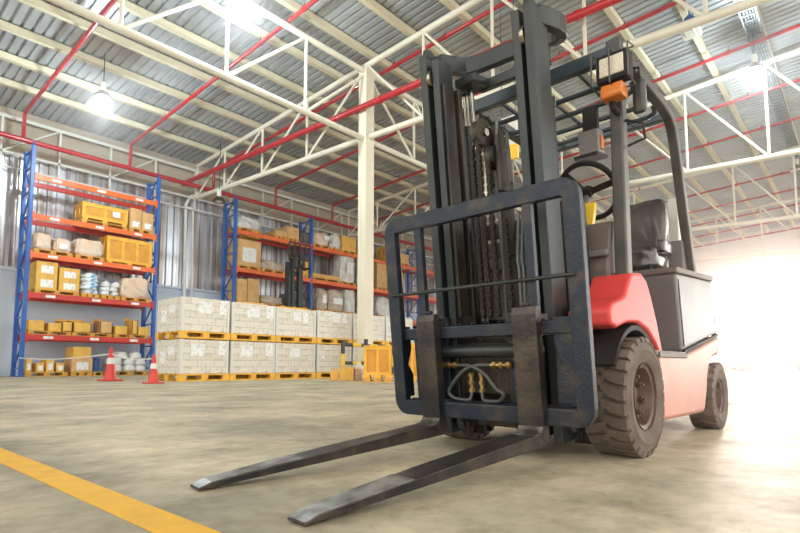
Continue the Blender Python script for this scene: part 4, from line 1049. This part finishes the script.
# instrument box under the guard
b = MB(); b.box(-.64, -.52, .11, .26, GZ-.45, GZ-.25, Matrix.Rotation(.15, 3, 'Y')); bx_ = part(b, 'overhead_box', M['hood'], bevel=.01)
b = MB(); b.box(-.66, -.46, .10, .275, GZ-.465, GZ-.44, Matrix.Rotation(.15, 3, 'Y')); part(b, 'box_shelf', M['plastic'], bx_)
b = MB(); b.box(-.60, -.56, .13, .24, GZ-.26, GZ-.06); part(b, 'box_hanger', M['plastic'], bx_)
b = MB(); b.box(-.60, -.56, .26, .27, GZ-.40, GZ-.30); part(b, 'amber_reflector', M['amber'], bx_)
# lamps at both front posts
LAMPY = -.60
for s in (1, -1):
    yl, zl, xl = (s*(GY+.01)+.045 if s > 0 else LAMPY), GZ-.19, GF+.10
    rot = Matrix.Rotation(.06*s, 3, 'X')
    b = MB(); b.box(xl, xl+.10, yl-.115, yl+.085, zl-.085, zl+.095); hl = part(b, 'headlight', M['plastic'], bevel=.02, segs=3)
    b = MB(); b.box(xl+.095, xl+.108, yl-.088, yl+.058, zl-.055, zl+.065); part(b, 'headlight_lens', M['lens'], hl, bevel=.012)
    b = MB()
    for yy in (-.125, -.015, .095): b.tube([(xl+.02, yl+yy, zl+.12), (xl+.135, yl+yy, zl+.10), (xl+.135, yl+yy, zl-.11), (xl+.02, yl+yy, zl-.12)], .005, 6)
    b.tube([(xl+.02, yl-.125, zl+.12), (xl+.02, yl+.095, zl+.12)], .005, 6); b.tube([(xl+.02, yl-.125, zl-.12), (xl+.02, yl+.095, zl-.12)], .005, 6)
    part(b, 'lamp_guard', M['guard'], hl)
    b = MB(); b.prism([(xl+.0, zl-.19), (xl+.10, zl-.19), (xl+.11, zl-.17), (xl+.10, zl-.105), (xl+.0, zl-.10)], 'y', yl-.085, yl+.045); part(b, 'turn_signal', M['amber'], bevel=.008)
    b = MB(); b.tube([(xl+.03, yl-.04, zl-.19), (xl+.03, yl-.04, zl-.22), (xl-.04, yl-.04, zl-.23)], .02, 10); part(b, 'lamp_bracket', M['plastic'], smooth=True)
b = MB(); b.box(GF-.02, GF+.03, .655, .735, GZ-.45, GZ-.23); mi_ = part(b, 'rear_view_mirror', M['guard'], bevel=.025, segs=3)
b = MB(); b.tube([(GF, GY+.04, GZ-.46), (GF-.02, .70, GZ-.50), (GF-.02, .71, GZ-.60), (GF, GY+.05, GZ-.63)], .009, 8); part(b, 'grab_handle', M['plastic'], smooth=True)
b = MB(); b.tube([(GF, GY+.03, GZ-.12), (GF+.02, .70, GZ-.16), (GF, .70, GZ-.26)], .008, 8); part(b, 'mirror_arm', M['plastic'], mi_, smooth=True)
b = MB(); b.box(-1.62, -1.52, GY-.14, GY-.02, 1.28, 1.56); part(b, 'rear_lamp_box', M['hood'], bevel=.012)


# ================================================================== LIGHT
w = bpy.data.worlds.new('world'); bpy.context.scene.world = w; w.use_nodes = True; nt = w.node_tree
bg = nt.nodes['Background']; tc = nt.nodes.new('ShaderNodeTexCoord'); sp = nt.nodes.new('ShaderNodeSeparateXYZ')
mr = nt.nodes.new('ShaderNodeMapRange'); mr.inputs[1].default_value = .80; mr.inputs[2].default_value = .98; mr.inputs[3].default_value = 2.2; mr.inputs[4].default_value = 6
nt.links.new(tc.outputs['Generated'], sp.inputs[0]); nt.links.new(sp.outputs[0], mr.inputs[0]); nt.links.new(mr.outputs[0], bg.inputs[1])
bg.inputs[0].default_value = (1, .965, .90, 1)
sl = bpy.data.lights.new('sun', 'SUN'); sl.energy = 1.4; sl.angle = math.radians(4); sl.color = (1, .80, .72)
so = bpy.data.objects.new('sun', sl); C.objects.link(so); so.rotation_euler = (at(768, 308, X=10) - Vector((0, 0, HC))).to_track_quat('Z', 'Y').to_euler(); so.location = (80, 20, 30)
HAZE = True
if HAZE:
    hm = bpy.data.materials.new('flare_haze'); hm.use_nodes = True; nt2 = hm.node_tree; nt2.nodes.clear()  # scattering volume added to stand in for the lens flare veil
    o_ = nt2.nodes.new('ShaderNodeOutputMaterial'); v_ = nt2.nodes.new('ShaderNodeVolumeScatter'); v_.inputs['Density'].default_value = .0028; v_.inputs['Anisotropy'].default_value = .88; v_.inputs['Color'].default_value = (1, .93, .90, 1)
    nt2.links.new(v_.outputs[0], o_.inputs['Volume'])
    b = MB(); b.box(-4, XE-.5, -12, YW-.6, -.02, 16); hz_ = b.build('haze', hm); tag(hz_, 'thin haze added through the hall as lens flare veil, brightest towards the open end', 'haze', kind='stuff')
vs = bpy.context.scene.view_settings; vs.view_transform = 'Standard'; vs.look = 'None'; vs.exposure = .32; vs.gamma = 1; vs.use_curve_mapping = False
